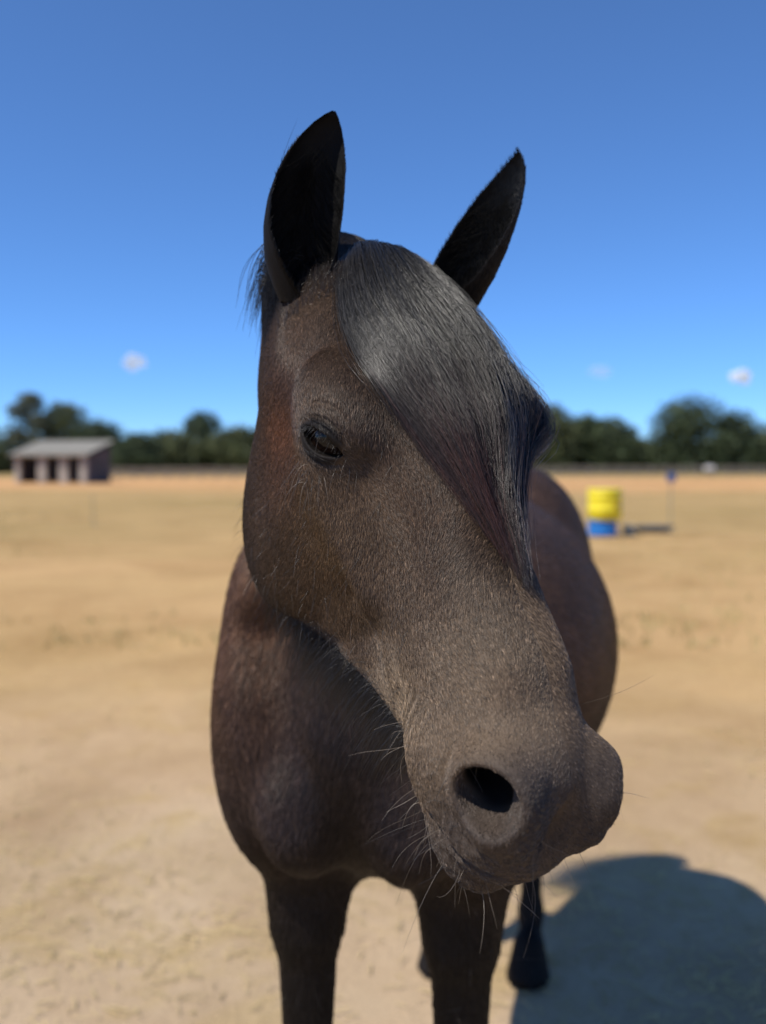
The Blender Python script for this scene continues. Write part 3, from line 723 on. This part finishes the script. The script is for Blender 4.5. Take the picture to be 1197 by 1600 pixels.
# beard: long dark hair along the lower jaw and throat
def head_sites(n, fn, rs):
    v = allv[bf]; p, nr, k = sample_surface(allv, bf, lambda c, nn_: fn(w2h(c.astype(f32)), nn_), n, rs); return p, nr
p, nr = head_sites(6500, lambda q, nn_: ((q[:, 1] > 9) & (q[:, 1] < 44)) * gs(q[:, 2] - np.interp(q[:, 1], BI, LZB), 2.0) * (np.abs(q[:, 0]) < 6) * (0.3 + sstep(q[:, 1], 18, 26)), rs)
L_ = rs.uniform(0.02, 0.065, len(p)) * (0.55 + 0.45 * sstep(w2h(p.astype(f32))[:, 1], 18, 28))
bp = hair_from(p - nr * 0.001, nr * 0.55 + rs.normal(size=p.shape) * 0.14 - HB[:, 1] * 0.25, np.tile([0.0, 0.05, -0.7], (len(p), 1)), L_, 8, rs)
strands(bp - HOFF, rs.uniform(0.00010, 0.00018, len(p)), np.tile([0.010, 0.0085, 0.0075], (len(p), 8, 1)) * rs.uniform(0.5, 2.4, (len(p), 1, 1)), 'beard', MAT_LONG, horse)['kind'] = 'stuff'

# whiskers on chin, lips, nostril and under the eye
def wfn(q, nn_):
    A = np.abs(q[:, 0])
    chin = gs(q[:, 1] - 51, 4.5) * gs(q[:, 2] + 15.0, 2.2) + 0.8 * gs(q[:, 1] - 44, 2.6) * gs(q[:, 2] + 15.5, 2.0) + 0.12 * sstep(q[:, 1], 44, 49)
    return chin
p, nr = head_sites(420, wfn, rs)
L_ = rs.uniform(0.012, 0.042, len(p))
w1 = hair_from(p, nr * 0.8 + rs.normal(size=p.shape) * 0.35, np.tile([0.0, 0.0, -0.45], (len(p), 1)) + rs.normal(size=p.shape) * 0.25, L_, 8, rs, 0.35)
def efn(q, nn_):
    e = np.stack([q[:, 0], q[:, 1], q[:, 2]], 1) - EC; return gs(e @ EN + 0.2, 1.6) * gs(e @ EU + 3.2, 0.8) * (e @ EO > 0)
p2, nr2 = head_sites(16, efn, rs)
w2 = hair_from(p2, nr2 * 0.5 + rs.normal(size=p2.shape) * 0.15, np.tile([0.1, -0.05, -0.8], (len(p2), 1)), rs.uniform(0.02, 0.05, len(p2)), 8, rs, 0.2)
p3, nr3 = head_sites(300, lambda q, nn_: ((q[:, 1] > 16) & (q[:, 1] < 50) & (q[:, 0] > 2)) * 1.0, rs)
w3 = hair_from(p3, nr3 * 0.35 + (np.array([0.1, 0.75, -0.4]) @ HB.T) * 0.8 + rs.normal(size=p3.shape) * 0.3, np.tile([0, 0, -0.3], (len(p3), 1)), rs.uniform(0.008, 0.022, len(p3)), 8, rs, 0.3)
w = np.concatenate([w1, w2, w3]); nw = len(w)
hue_k = np.concatenate([np.full(len(w1), 1.0), np.full(len(w2), 0.8), np.full(len(w3), 0.45)])[:, None, None]
hue_w = hue_k * np.tile([0.16, 0.13, 0.10], (nw, 8, 1)) * rs.uniform(0.10, 1.6, (nw, 1, 1))
strands(w - HOFF, rs.uniform(0.00012, 0.00023, nw), hue_w, 'whiskers', MAT_LONG, horse)['kind'] = 'stuff'

# coat hair running up over the ear bases
eb = []
for sg_ in (1, -1):
    n = 900; pa = rs.uniform(3.4, 9.6, n); pb2 = rs.uniform(0.5, 5.0, n)
    hit = np.stack([pa * sg_, pb2, np.full(n, 6.0)], 1).astype(f32)
    for _ in range(30): hit[:, 2] -= head_sdf(hit) * 0.7
    ok = (hit[:, 2] > -9) & (np.abs(head_sdf(hit)) < 0.1); hit = hit[ok]
    D0 = np.tile([0.0, -0.55, 0.55], (len(hit), 1)) + rs.normal(size=(len(hit), 3)) * 0.16
    eb.append(hair_from(h2w(hit), D0 @ HB.T, np.tile([0, 0, -0.15], (len(hit), 1)), rs.uniform(0.008, 0.022, len(hit)), 6, rs, 0.2))
eb = np.concatenate(eb)
strands(eb - HOFF, rs.uniform(0.00014, 0.00022, len(eb)), np.tile([0.030, 0.020, 0.015], (len(eb), 6, 1)) * rs.uniform(0.3, 1.5, (len(eb), 1, 1)), 'ear_base_hair', MAT_LONG, horse)['kind'] = 'stuff'

# dark hair filling the ears
tuft = []
for E_, sgn in ((eR, 1), (eL, -1)):
    g = E_[3][0]; n = 500
    ti = rs.integers(4, 30, n); ui = rs.integers(1, 32, n); P0 = h2w(g[ti, ui]); cen = h2w(g[ti].mean(1)); axv = h2w(g[-1, 16]) - h2w(g[0].mean(0)); axv /= np.linalg.norm(axv)
    D0 = (cen - P0); D0 /= np.linalg.norm(D0, axis=1, keepdims=True) + 1e-9
    tuft.append(hair_from(P0, D0 * 0.5 + axv * 0.75 + rs.normal(size=(n, 3)) * 0.15, D0 * 0.1, rs.uniform(0.02, 0.045, n), 6, rs, 0.2))
tuft = np.concatenate(tuft)
strands(tuft - HOFF, rs.uniform(0.00015, 0.0003, len(tuft)), np.tile([0.005, 0.0045, 0.004], (len(tuft), 6, 1)), 'ear_hair', MAT_EARHAIR, horse)['kind'] = 'stuff'

# eyelashes on both upper lids
lash = []
for s_ in (1, -1):
    n = 150; en = rs.uniform(-2.0, 1.9, n); s2 = en / 2.4; eu = 0.90 * (1 - s2 ** 2) + 0.14 - 0.20 * s2 + rs.uniform(0, .25, n)
    eo = np.sqrt(np.maximum((ER + 0.7) ** 2 - en ** 2 - eu ** 2, 0.3))
    P0 = EC + np.outer(en, EN) + np.outer(eu, EU) + np.outer(eo, EO); D0 = EO * 0.75 - EU * 0.1 + np.outer(en, EN) * 0.12; G0 = -EU * 0.45 + 0 * D0
    P0 = P0 * [s_, 1, 1]; D0 = D0 * [s_, 1, 1]; G0 = G0 * [s_, 1, 1]
    lash.append(hair_from(h2w(P0), (D0 @ HB.T) + rs.normal(size=(n, 3)) * 0.10, G0 @ HB.T, rs.uniform(0.008, 0.015, n), 8, rs, 0.1))
lash = np.concatenate(lash)
strands(lash - HOFF, np.full(len(lash), 0.00016), np.tile([0.012, 0.010, 0.009], (len(lash), 8, 1)), 'eyelashes', MAT_LONG, horse)['kind'] = 'stuff'
#MARK_BG
# ------------------------------------------------------------------ loose straw on the ground
def straw_field():
    r_ = np.random.default_rng(21); n = 12000
    d = 2.0 * (12.0 / 2.0) ** r_.uniform(0, 1, n); x = r_.uniform(-0.62, 0.62, n) * d; y = d
    keep = (np.sin(x * 3.1 + 1.7 * np.sin(y * 1.9)) + np.sin(y * 2.7 + x * 1.3) + r_.normal(size=n) * 0.8) > 0.1
    x, y = x[keep], y[keep]; n = len(x)
    a = r_.uniform(0, math.pi, n); L = r_.uniform(0.015, 0.06, n); w = r_.uniform(0.001, 0.002, n); z = ground_h(x, y) + r_.uniform(0.003, 0.012, n)
    tl = r_.normal(size=n) * 0.10
    dx, dy = np.cos(a) * L / 2, np.sin(a) * L / 2; px, py = -np.sin(a) * w, np.cos(a) * w
    z0, z1 = z - tl * L * 0.3, z + np.abs(tl) * L * 0.6
    P = np.stack([np.stack([x - dx + px, y - dy + py, z0], 1), np.stack([x + dx + px, y + dy + py, z1], 1), np.stack([x + dx - px, y + dy - py, z1], 1),
                  np.stack([x - dx - px, y - dy - py, z0], 1), np.stack([x - dx, y - dy, z0 + w], 1), np.stack([x + dx, y + dy, z1 + w], 1)], 1).reshape(-1, 3)
    k = np.arange(n)[:, None] * 6
    F_ = np.concatenate([k + [0, 4, 5, 1], k + [4, 3, 2, 5], k + [0, 1, 2, 3]])
    o = mesh_obj('straw', P, F_, simple('straw', (0.58, 0.44, 0.20), 0.7, 0.35, 3.0), smooth=False)
    tag(o, 'loose pale straw scattered over the bare sandy ground', 'straw', kind='stuff')
straw_field()
def tussocks():
    r_ = np.random.default_rng(5); n = 9000
    d = 7.0 * (70.0 / 7.0) ** r_.uniform(0, 1, n); x = r_.uniform(-0.6, 0.6, n) * d; y = d
    keep = (np.sin(x * 0.5 + 1.3 * np.sin(y * 0.31)) + np.sin(y * 0.41 + x * 0.2) + r_.normal(size=n) * 0.7) > 0.6
    x, y = x[keep], y[keep]; n = len(x); P = []; 
    a = r_.uniform(0, math.pi, (n, 4)); h = r_.uniform(0.03, 0.10, (n, 4)); w = 0.012
    bx = x[:, None] + r_.normal(size=(n, 4)) * 0.05; by = y[:, None] + r_.normal(size=(n, 4)) * 0.05
    lx = bx + r_.normal(size=(n, 4)) * 0.04; ly = by + r_.normal(size=(n, 4)) * 0.04; z0 = np.full_like(bx, -0.05)
    P = np.stack([np.stack([bx - w * np.cos(a), by - w * np.sin(a), z0], -1), np.stack([bx + w * np.cos(a), by + w * np.sin(a), z0], -1), np.stack([lx, ly, h], -1)], 2).reshape(-1, 3)
    F_ = np.arange(len(P)).reshape(-1, 3)
    o = mesh_obj('dry_grass', P, F_, simple('dry_grass', (0.34, 0.28, 0.11), 0.8, 0.35, 0.4), smooth=False)
    tag(o, 'thin dry grass tufts on the field behind the horse', 'grass', kind='stuff')
tussocks()

# ------------------------------------------------------------------ small builders
def box_data(cx, cy, cz, sx, sy, sz, bev=0.0):
    bm = bmesh.new(); bmesh.ops.create_cube(bm, size=1)
    bmesh.ops.scale(bm, vec=(sx, sy, sz), verts=bm.verts); bmesh.ops.translate(bm, vec=(cx, cy, cz), verts=bm.verts)
    if bev: bmesh.ops.bevel(bm, geom=bm.edges[:], offset=bev, segments=2, affect='EDGES')
    return bm
def bm_obj(name, bm, mat, parent=None, smooth=False):
    me = bpy.data.meshes.new(name); bmesh.ops.recalc_face_normals(bm, faces=bm.faces); bm.to_mesh(me); bm.free()
    me.materials.append(mat)
    if smooth: me.polygons.foreach_set('use_smooth', np.ones(len(me.polygons), bool))
    o = bpy.data.objects.new(name, me); COL.objects.link(o)
    if parent: o.parent = parent
    return o
def box(name, c, s, mat, parent=None, bev=0.0): return bm_obj(name, box_data(*c, *s, bev), mat, parent)
def empty(name, loc, rz=0):
    o = bpy.data.objects.new(name, None); COL.objects.link(o); o.location = loc; o.rotation_euler = (0, 0, rz); return o
def lathe(prof, seg=40, dent=None):
    bm = bmesh.new(); rings = []
    for (r_, z) in prof:
        rings.append([bm.verts.new((r_ * math.cos(2*math.pi*k/seg), r_ * math.sin(2*math.pi*k/seg), z)) for k in range(seg)])
    for a, b2 in zip(rings[:-1], rings[1:]):
        for k in range(seg): bm.faces.new((a[k], a[(k+1) % seg], b2[(k+1) % seg], b2[k]))
    bm.faces.new(rings[0][::-1]); bm.faces.new(rings[-1]); return bm

# ------------------------------------------------------------------ trees along the far edge of the field
LEAF = [simple('leaf_dark', (0.042, 0.060, 0.022), 0.75, 0.5, 0.35), simple('leaf_olive', (0.070, 0.082, 0.028), 0.75, 0.45, 0.35), simple('leaf_grey', (0.085, 0.092, 0.052), 0.75, 0.4, 0.35)]
BARK = simple('bark', (0.10, 0.075, 0.05), 0.9, 0.4, 3.0, 0.5, 0.03)
def tree(x, y, h, w, kind, label, group, tall=0.0, seed=0):
    r_ = np.random.default_rng(seed)
    w = w * 1.35
    t_ = empty('tree', (x, y, 0)); tag(t_, label, 'tree', group)
    # trunk and limbs
    pts_ = []; fcs = []
    def limb(a, b2, ra, rb):
        a, b2 = np.array(a, float), np.array(b2, float); d = b2 - a; d /= np.linalg.norm(d); u = np.cross(d, [0.3, 0.9, 0.2]); u /= np.linalg.norm(u); v2 = np.cross(d, u)
        o = len(pts_)
        for (c, rr_) in ((a, ra), ((a + b2) / 2 + r_.normal(size=3) * ra * 0.4, (ra + rb) / 2), (b2, rb)):
            for k in range(7): pts_.append(c + (u * math.cos(k * 2 * math.pi / 7) + v2 * math.sin(k * 2 * math.pi / 7)) * rr_)
        for q_ in (0, 7):
            for k in range(7): fcs.append((o + q_ + k, o + q_ + (k + 1) % 7, o + q_ + 7 + (k + 1) % 7, o + q_ + 7 + k))
    tr_ = 0.028 * h
    limb((0, 0, -0.2), (0, 0, h * 0.35), tr_, tr_ * 0.75); limb((0, 0, h * 0.35), (r_.normal() * 0.3, 0, h * 0.8), tr_ * 0.75, tr_ * 0.2)
    # clumps spread through the crown, leaves on the clumps
    nc = 60; lo = 0.03 if tall == 0 else 0.03
    cz = r_.uniform(lo, 0.93, nc); ang = r_.uniform(0, 6.28, nc)
    prof = np.sin(np.pi * np.clip((cz - lo + 0.10) / (1.06 - lo), 0, 1)) ** 0.6 if tall == 0 else np.sin(np.pi * np.clip((cz + 0.12) / 1.15, 0, 1)) ** 0.8
    rad = w * 0.5 * prof * np.sqrt(r_.uniform(0.15, 1, nc)) * 0.86
    C = np.stack([np.cos(ang) * rad, np.sin(ang) * rad, cz * h], 1); cr = r_.uniform(0.13, 0.24, nc) * w * (1.05 if tall else 1.0)
    for k in range(7): limb((0, 0, h * r_.uniform(0.18, 0.5)), C[k] * [0.8, 0.8, 0.95], tr_ * 0.4, tr_ * 0.1)
    n = 6500
    ci_ = r_.integers(0, nc, n); dirs = r_.normal(size=(n, 3)); dirs /= np.linalg.norm(dirs, axis=1, keepdims=True)
    P = C[ci_] + dirs * (cr[ci_] * r_.uniform(0.45, 1.08, n) ** 0.6)[:, None] * [1, 1, 0.8]
    P[:, 2] = np.maximum(P[:, 2], 0.15)
    nrm = dirs * 0.7 + r_.normal(size=(n, 3)) * 0.6 + [0, 0, 0.25]; nrm /= np.linalg.norm(nrm, axis=1, keepdims=True)
    u = np.cross(nrm, r_.normal(size=(n, 3))); u /= np.linalg.norm(u, axis=1, keepdims=True); v2 = np.cross(nrm, u)
    sz = (r_.uniform(0.022, 0.046, n) * w ** 0.5 * 2.7)[:, None]
    Q = np.stack([P - u * sz, P + v2 * sz * 0.6 + nrm * sz * 0.15, P + u * sz, P - v2 * sz * 0.6 + nrm * sz * 0.15], 1).reshape(-1, 3)
    cw = mesh_obj('crown', Q, np.arange(4 * n).reshape(-1, 4), LEAF[kind], t_, smooth=False)
    mesh_obj('trunk', np.array(pts_), [tuple(f) for f in fcs], BARK, t_)
    return t_
def at_px(px, d): return (px - 598.5) / F_PX * d
TREES = [
 # photo column, distance, top row, crown width m, leaf, tall, label
 (-30, 170, 672, 9, 1, 0, 'olive bushy tree left of the tall narrow tree by the shelter', None),
 (46, 172, 610, 6.2, 2, 1, 'tall narrow grey-green tree behind the field shelter', None),
 (108, 176, 638, 11, 1, 0, 'rounded olive tree behind the field shelter roof', None),
 (158, 168, 664, 8.5, 0, 0, 'dark green tree at the right end of the field shelter', None),
 (218, 160, 680, 6.5, 0, 0, 'round dark bush in the gap right of the shelter', None),
 (272, 172, 676, 9, 1, 0, 'low olive tree between round bush and domed tree', None),
 (322, 190, 652, 9.5, 0, 0, 'domed dark green tree left of the horse head', None),
 (372, 175, 674, 9, 1, 0, 'low olive tree just left of the horse cheek', None),
 (430, 180, 670, 9, 0, 0, 'dark tree behind the horse head', None),
 (850, 165, 640, 10, 1, 0, 'broad olive tree right of the horse forelock', None),
 (905, 170, 652, 8, 0, 0, 'dark green tree between two broad trees beyond fence', None),
 (955, 168, 655, 9, 0, 0, 'flat topped dark tree beyond fence above the yellow drum', None),
 (1005, 175, 690, 7, 1, 0, 'low pale olive scrub tree in the dip of the treeline', None),
 (1082, 165, 632, 12.5, 0, 0, 'largest domed dark tree beyond the fence', None),
 (1150, 166, 650, 10, 0, 0, 'dark tree leaning against the largest domed tree', None),
 (1215, 172, 668, 10, 1, 0, 'olive tree at the right end of the treeline', None),
]
for k, (px, d, top, w, kind, tall, lab, grp) in enumerate(TREES):
    h_ = CAM_Z + (728 - top) / F_PX * d
    tree(at_px(px, d), d, h_, w, kind, lab, 'trees along the far edge of the field', tall, 100 + k)
# continuous low hedge under the trees
def hedge():
    r_ = np.random.default_rng(9); n = 56000; x = r_.uniform(-240, 240, n); d = r_.uniform(176, 184, n); z = r_.uniform(0, 1, n) ** 0.8 * (6.0 + 1.6 * np.sin(x * 0.21) + 0.7 * np.sin(x * 0.57 + 1))
    P = np.stack([x, d, z], 1); nrm = r_.normal(size=(n, 3)) + [0, -0.5, 0.5]; nrm /= np.linalg.norm(nrm, axis=1, keepdims=True)
    u = np.cross(nrm, r_.normal(size=(n, 3))); u /= np.linalg.norm(u, axis=1, keepdims=True); v2 = np.cross(nrm, u); s_ = r_.uniform(0.35, 0.7, (n, 1))
    Q = np.stack([P - u * s_, P + v2 * s_ * 0.7, P + u * s_, P - v2 * s_ * 0.7], 1).reshape(-1, 3)
    tag(mesh_obj('hedge', Q, np.arange(4 * n).reshape(-1, 4), LEAF[1], smooth=False), 'tangled green hedge running under the distant trees', 'hedge', kind='stuff')
hedge()

# ------------------------------------------------------------------ field shelter
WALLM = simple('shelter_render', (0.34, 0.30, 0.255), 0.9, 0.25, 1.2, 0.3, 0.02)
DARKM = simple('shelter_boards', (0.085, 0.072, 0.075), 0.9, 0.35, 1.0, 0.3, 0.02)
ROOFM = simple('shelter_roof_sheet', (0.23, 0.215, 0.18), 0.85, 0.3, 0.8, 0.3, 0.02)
sx0 = at_px(72, 75)
sh = empty('field_shelter', (sx0, 76, 0), R(-14)); tag(sh, 'low open-fronted field shelter with pale piers and grey sloping roof', 'shelter')
W_, D_, HF, HR = 6.4, 3.6, 2.15, 3.15
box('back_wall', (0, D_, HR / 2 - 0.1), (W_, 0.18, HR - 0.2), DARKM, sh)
for sx_ in (-1, 1):
    bm = bmesh.new(); x_ = sx_ * (W_ / 2 - 0.09)
    vs_ = [(x_ - .09, 0.2, 0), (x_ - .09, D_ - .1, 0), (x_ - .09, D_ - .1, HR - .2), (x_ - .09, 0.2, HF - .1)]; vs_ = vs_ + [(a + .18, b_, c) for a, b_, c in vs_]
    vv = [bm.verts.new(v_) for v_ in vs_]
    for f_ in ((0, 1, 2, 3), (7, 6, 5, 4), (0, 4, 5, 1), (1, 5, 6, 2), (2, 6, 7, 3), (3, 7, 4, 0)): bm.faces.new([vv[k] for k in f_])
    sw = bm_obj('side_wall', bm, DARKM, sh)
    if sx_ > 0: box('window', (x_ + 0.10, 1.9, 1.3), (0.05, 0.9, 0.7), simple('shelter_opening', (0.02, 0.02, 0.025), 0.4, 0.2), sh)
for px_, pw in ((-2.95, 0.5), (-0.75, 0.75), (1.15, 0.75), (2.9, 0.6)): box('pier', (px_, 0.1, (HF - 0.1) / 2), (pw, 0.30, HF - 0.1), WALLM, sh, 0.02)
box('lintel', (0, 0.08, HF + 0.02), (W_ + 0.05, 0.32, 0.24), WALLM, sh, 0.02)
bm = bmesh.new(); ang_ = math.atan2(HR - HF, D_)
nsh = 16
rf = empty('roof', (0, 0, 0)); rf.parent = sh
for k in range(nsh):
    x_ = -W_ / 2 - 0.3 + (k + 0.5) * (W_ + 0.6) / nsh
    b2 = box_data(0, 0, 0, (W_ + 0.6) / nsh - 0.03, D_ + 1.0, 0.06)
    o = bm_obj('roof_sheet', b2, ROOFM, rf); o.location = (x_, D_ / 2 - 0.1, (HF + HR) / 2 + 0.16 + (k % 2) * 0.02); o.rotation_euler = (ang_, 0, 0)
bm.free()

# ------------------------------------------------------------------ fences
WOOD = simple('weathered_wood', (0.24, 0.205, 0.165), 0.9, 0.35, 2.0, 0.4, 0.01)
def fence(px0, px1, d, n, h, rails, label):
    x0, x1 = at_px(px0, d), at_px(px1, d)
    f_ = empty('post_and_rail_fence', ((x0 + x1) / 2, d, 0)); tag(f_, label, 'fence')
    pm = None; off = (x0 + x1) / 2
    for k in range(n):
        if pm is None:
            o = box('post', (0, 0, h / 2), (0.16, 0.16, h), WOOD, f_, 0.015); pm = o
        else:
            o = pm.copy(); COL.objects.link(o); o.parent = f_
        o.location = (x0 + (x1 - x0) * k / (n - 1) - off, 0, random.uniform(-.04, .02)); o.rotation_euler = (random.gauss(0, .02), random.gauss(0, .02), 0)
    st_ = (x1 - x0) / (n - 1)
    for j, z in enumerate(rails):
        rm = None
        for k in range(n - 1):
            if rm is None: o = box('rail', (0, 0, 0), (st_ - 0.02, 0.06, 0.17), WOOD, f_, 0.01); rm = o
            else: o = rm.copy(); COL.objects.link(o); o.parent = f_
            o.location = (x0 + st_ * (k + 0.5) - off, -0.12, z + random.uniform(-.02, .02)); o.rotation_euler = (0, random.gauss(0, .008), 0)
fence(800, 1260, 118, 20, 1.35, (0.45, 0.85, 1.22), 'grey wooden post-and-rail fence under the trees beyond the drums')
fence(158, 470, 98, 13, 1.2, (0.4, 0.75, 1.08), 'grey wooden post-and-rail fence right of the field shelter')

# ------------------------------------------------------------------ drums, trough, posts on the right
m, t, b = nmat('yellow_plastic'); v = coords(t)
t.links.new(ramp(t, noise(t, 6, 5, 0.6, v), [(0.3, (0.74, 0.60, 0.015)), (0.75, (0.86, 0.72, 0.03))]), b.inputs['Base Color']); b.inputs['Roughness'].default_value = 0.42; YEL = m
m, t, b = nmat('blue_plastic'); v = coords(t)
t.links.new(ramp(t, noise(t, 6, 5, 0.6, v), [(0.3, (0.008, 0.13, 0.42)), (0.75, (0.015, 0.18, 0.52))]), b.inputs['Base Color']); b.inputs['Roughness'].default_value = 0.4; BLU = m
DD = 18.0; dx_ = at_px(942, DD)
bl_ = empty('plastic_drum', (dx_, DD, -0.02)); tag(bl_, 'blue plastic drum half under the yellow drum on the dry field', 'drum')
bm_obj('shell', lathe([(0.25, 0.0), (0.268, 0.015), (0.268, 0.10), (0.278, 0.115), (0.278, 0.145), (0.268, 0.16), (0.268, 0.30), (0.28, 0.32), (0.28, 0.35), (0.26, 0.36)]), BLU, bl_, True)
bm_obj('base_rim', lathe([(0.279, 0.0), (0.284, 0.01), (0.284, 0.03), (0.27, 0.04)]), BLU, bl_, True)
yd = empty('plastic_drum', (dx_ + 0.035, DD - 0.01, 0.343)); tag(yd, 'bright yellow plastic drum stacked on the blue drum', 'drum')
bm_obj('shell', lathe([(0.29, 0.0), (0.312, 0.02), (0.312, 0.16), (0.324, 0.18), (0.324, 0.21), (0.312, 0.23), (0.312, 0.40), (0.324, 0.42), (0.324, 0.45), (0.312, 0.47), (0.310, 0.53), (0.29, 0.55)]), YEL, yd, True)
bm_obj('lid', lathe([(0.322, 0.525), (0.328, 0.535), (0.328, 0.565), (0.31, 0.58), (0.285, 0.575)]), YEL, yd, True)
hb = box_data(0, 0, 0, 0.16, 0.05, 0.06, 0.012); hd = bm_obj('handle', hb, simple('drum_handle', (0.55, 0.36, 0.02), 0.5, 0.2), yd); hd.location = (0.17, -0.29, 0.27); hd.rotation_euler = (0, 0, R(30))
# low rubber trough and a pale feed bucket beside the drums
RUB = simple('grey_rubber', (0.10, 0.115, 0.125), 0.7, 0.25, 5.0)
tx = at_px(1022, 19.0); tg = empty('water_trough', (tx, 19.0, 0)); tag(tg, 'low grey rubber water trough beside the drums', 'trough')
def tub(r0, r1, h, th): return lathe([(r0 * .96, 0), (r0, 0.01), (r1, h - .02), (r1 + .015, h), (r1 - th, h), (r0 - th, th), (0.02, th)])
o = bm_obj('tub', tub(0.26, 0.32, 0.17, 0.03), RUB, tg, True); o.scale = (1.15, 0.8, 1)
for sx_ in (-1, 1): o = box('handle', (sx_ * 0.40, 0, 0.14), (0.07, 0.10, 0.025), RUB, tg, 0.008)
fb = empty('feed_bucket', (at_px(984, 18.4), 18.4, 0)); tag(fb, 'small pale feed bucket on the ground between drums and trough', 'bucket')
bm_obj('pail', tub(0.10, 0.13, 0.22, 0.012), simple('pale_plastic', (0.50, 0.44, 0.34), 0.6, 0.15, 5), fb, True)
bmh = bmesh.new(); prev = None
for k in range(13):
    a_ = math.pi * k / 12; ring = [bmh.verts.new((0.135 * math.cos(a_) + 0.004 * math.cos(q_) * math.cos(a_), 0.004 * math.sin(q_) + 0.05 * math.sin(a_), 0.20 + 0.04 * math.sin(a_) + 0.004 * math.cos(q_) * math.sin(a_))) for q_ in (0, 2.1, 4.2)]
    if prev:
        for j in range(3): bmh.faces.new((prev[j], prev[(j + 1) % 3], ring[(j + 1) % 3], ring[j]))
    prev = ring
bm_obj('handle', bmh, RUB, fb)
def stake(px, d, h, label, colour, head):
    s_ = empty('fence_stake', (at_px(px, d), d, -0.03)); tag(s_, label, 'stake', 'thin electric fence stakes')
    bm_obj('shaft', lathe([(0.012, 0), (0.014, 0.05), (0.012, h), (0.006, h + 0.02)], 10), simple('stake_' + colour[0], colour[1], 0.6, 0.15, 6), s_, True)
    box('foot', (0.05, 0, 0.09), (0.11, 0.02, 0.02), simple('stake_foot', (0.2, 0.2, 0.2), 0.5), s_, 0.004)
    if head: box('insulator', (0, -0.03, h - 0.10), (0.16, 0.06, 0.18), simple('blue_insulator', (0.045, 0.09, 0.24), 0.5, 0.15, 6), s_, 0.015)
stake(1048, 18.6, 1.26, 'thin grey fence stake with blue box near its top', ('grey', (0.22, 0.22, 0.17)), True)
stake(145, 21.0, 0.75, 'thin bare grey fence stake standing alone on the open field', ('olive', (0.26, 0.25, 0.16)), False)
wb = empty('box_on_post', (at_px(1108, 112), 112, 0)); tag(wb, 'small white box on a post in front of the distant fence', 'box')
box('post', (0, 0, 0.45), (0.15, 0.15, 0.9), WOOD, wb, 0.01); box('case', (0, 0, 1.15), (1.0, 0.6, 0.5), simple('white_case', (0.62, 0.62, 0.60), 0.6, 0.1), wb, 0.03)

# ------------------------------------------------------------------ small clouds, far away
def cloud(px, py, d, w, label, alpha, seed):
    r_ = np.random.default_rng(seed)
    m = bpy.data.materials.new('cloud_vapour'); m.use_nodes = True; t = m.node_tree; t.nodes.clear()
    out = t.nodes.new('ShaderNodeOutputMaterial'); df = t.nodes.new('ShaderNodeBsdfDiffuse'); tl = t.nodes.new('ShaderNodeBsdfTranslucent'); tr_ = t.nodes.new('ShaderNodeBsdfTransparent')
    for n_ in (df, tl): n_.inputs[0].default_value = (0.97, 0.97, 0.97, 1)
    mx = t.nodes.new('ShaderNodeMixShader'); mx.inputs[0].default_value = 0.45; t.links.new(df.outputs[0], mx.inputs[1]); t.links.new(tl.outputs[0], mx.inputs[2])
    lw = t.nodes.new('ShaderNodeLayerWeight'); lw.inputs[0].default_value = 0.4
    mr = t.nodes.new('ShaderNodeMapRange'); t.links.new(lw.outputs['Facing'], mr.inputs[0]); mr.inputs[1].default_value = 0.05; mr.inputs[2].default_value = 0.8; mr.inputs[3].default_value = alpha; mr.inputs[4].default_value = 0.0
    m2 = t.nodes.new('ShaderNodeMixShader'); t.links.new(mr.outputs[0], m2.inputs[0]); t.links.new(tr_.outputs[0], m2.inputs[1]); t.links.new(mx.outputs[0], m2.inputs[2]); t.links.new(m2.outputs[0], out.inputs[0])
    bl = [(u * 0.30, r_.normal() * 0.10, r_.normal() * 0.05 + (1 - abs(u)) * 0.08, r_.uniform(0.11, 0.20) * (1.1 - 0.5 * abs(u))) for u in r_.uniform(-1, 1, 11)]
    def f(p):
        p = p / w; dd = np.full(len(p), 9.0, f32)
        for (x_, y_, z_, q_) in bl: dd = smin(dd, ell(p, (x_, y_, z_), (q_ * 1.2, q_, q_ * 0.85)), 0.06)
        return (dd + 0.018 * np.sin(p[:, 0] * 31 + 2 * np.sin(p[:, 2] * 23)) * np.sin(p[:, 2] * 37 + p[:, 1] * 29)) * w
    g_ = np.arange(-0.62, 0.62, 0.02, dtype=f32) * w
    v_, f_ = surface_nets(f, g_, g_, g_)
    o = mesh_obj('cloud', v_, f_, m); o.location = (at_px(px, d), d, CAM_Z + (728 - py) / F_PX * d)
    tag(o, label, 'cloud')
cloud(213, 570, 2600, 84, 'small white cloud puff above the shelter side of the sky', 0.55, 1)
cloud(938, 583, 2700, 84, 'faint thin cloud wisp right of the horse head', 0.22, 2)
cloud(1155, 590, 2500, 82, 'brightest small white cloud above the largest domed tree', 0.80, 3)
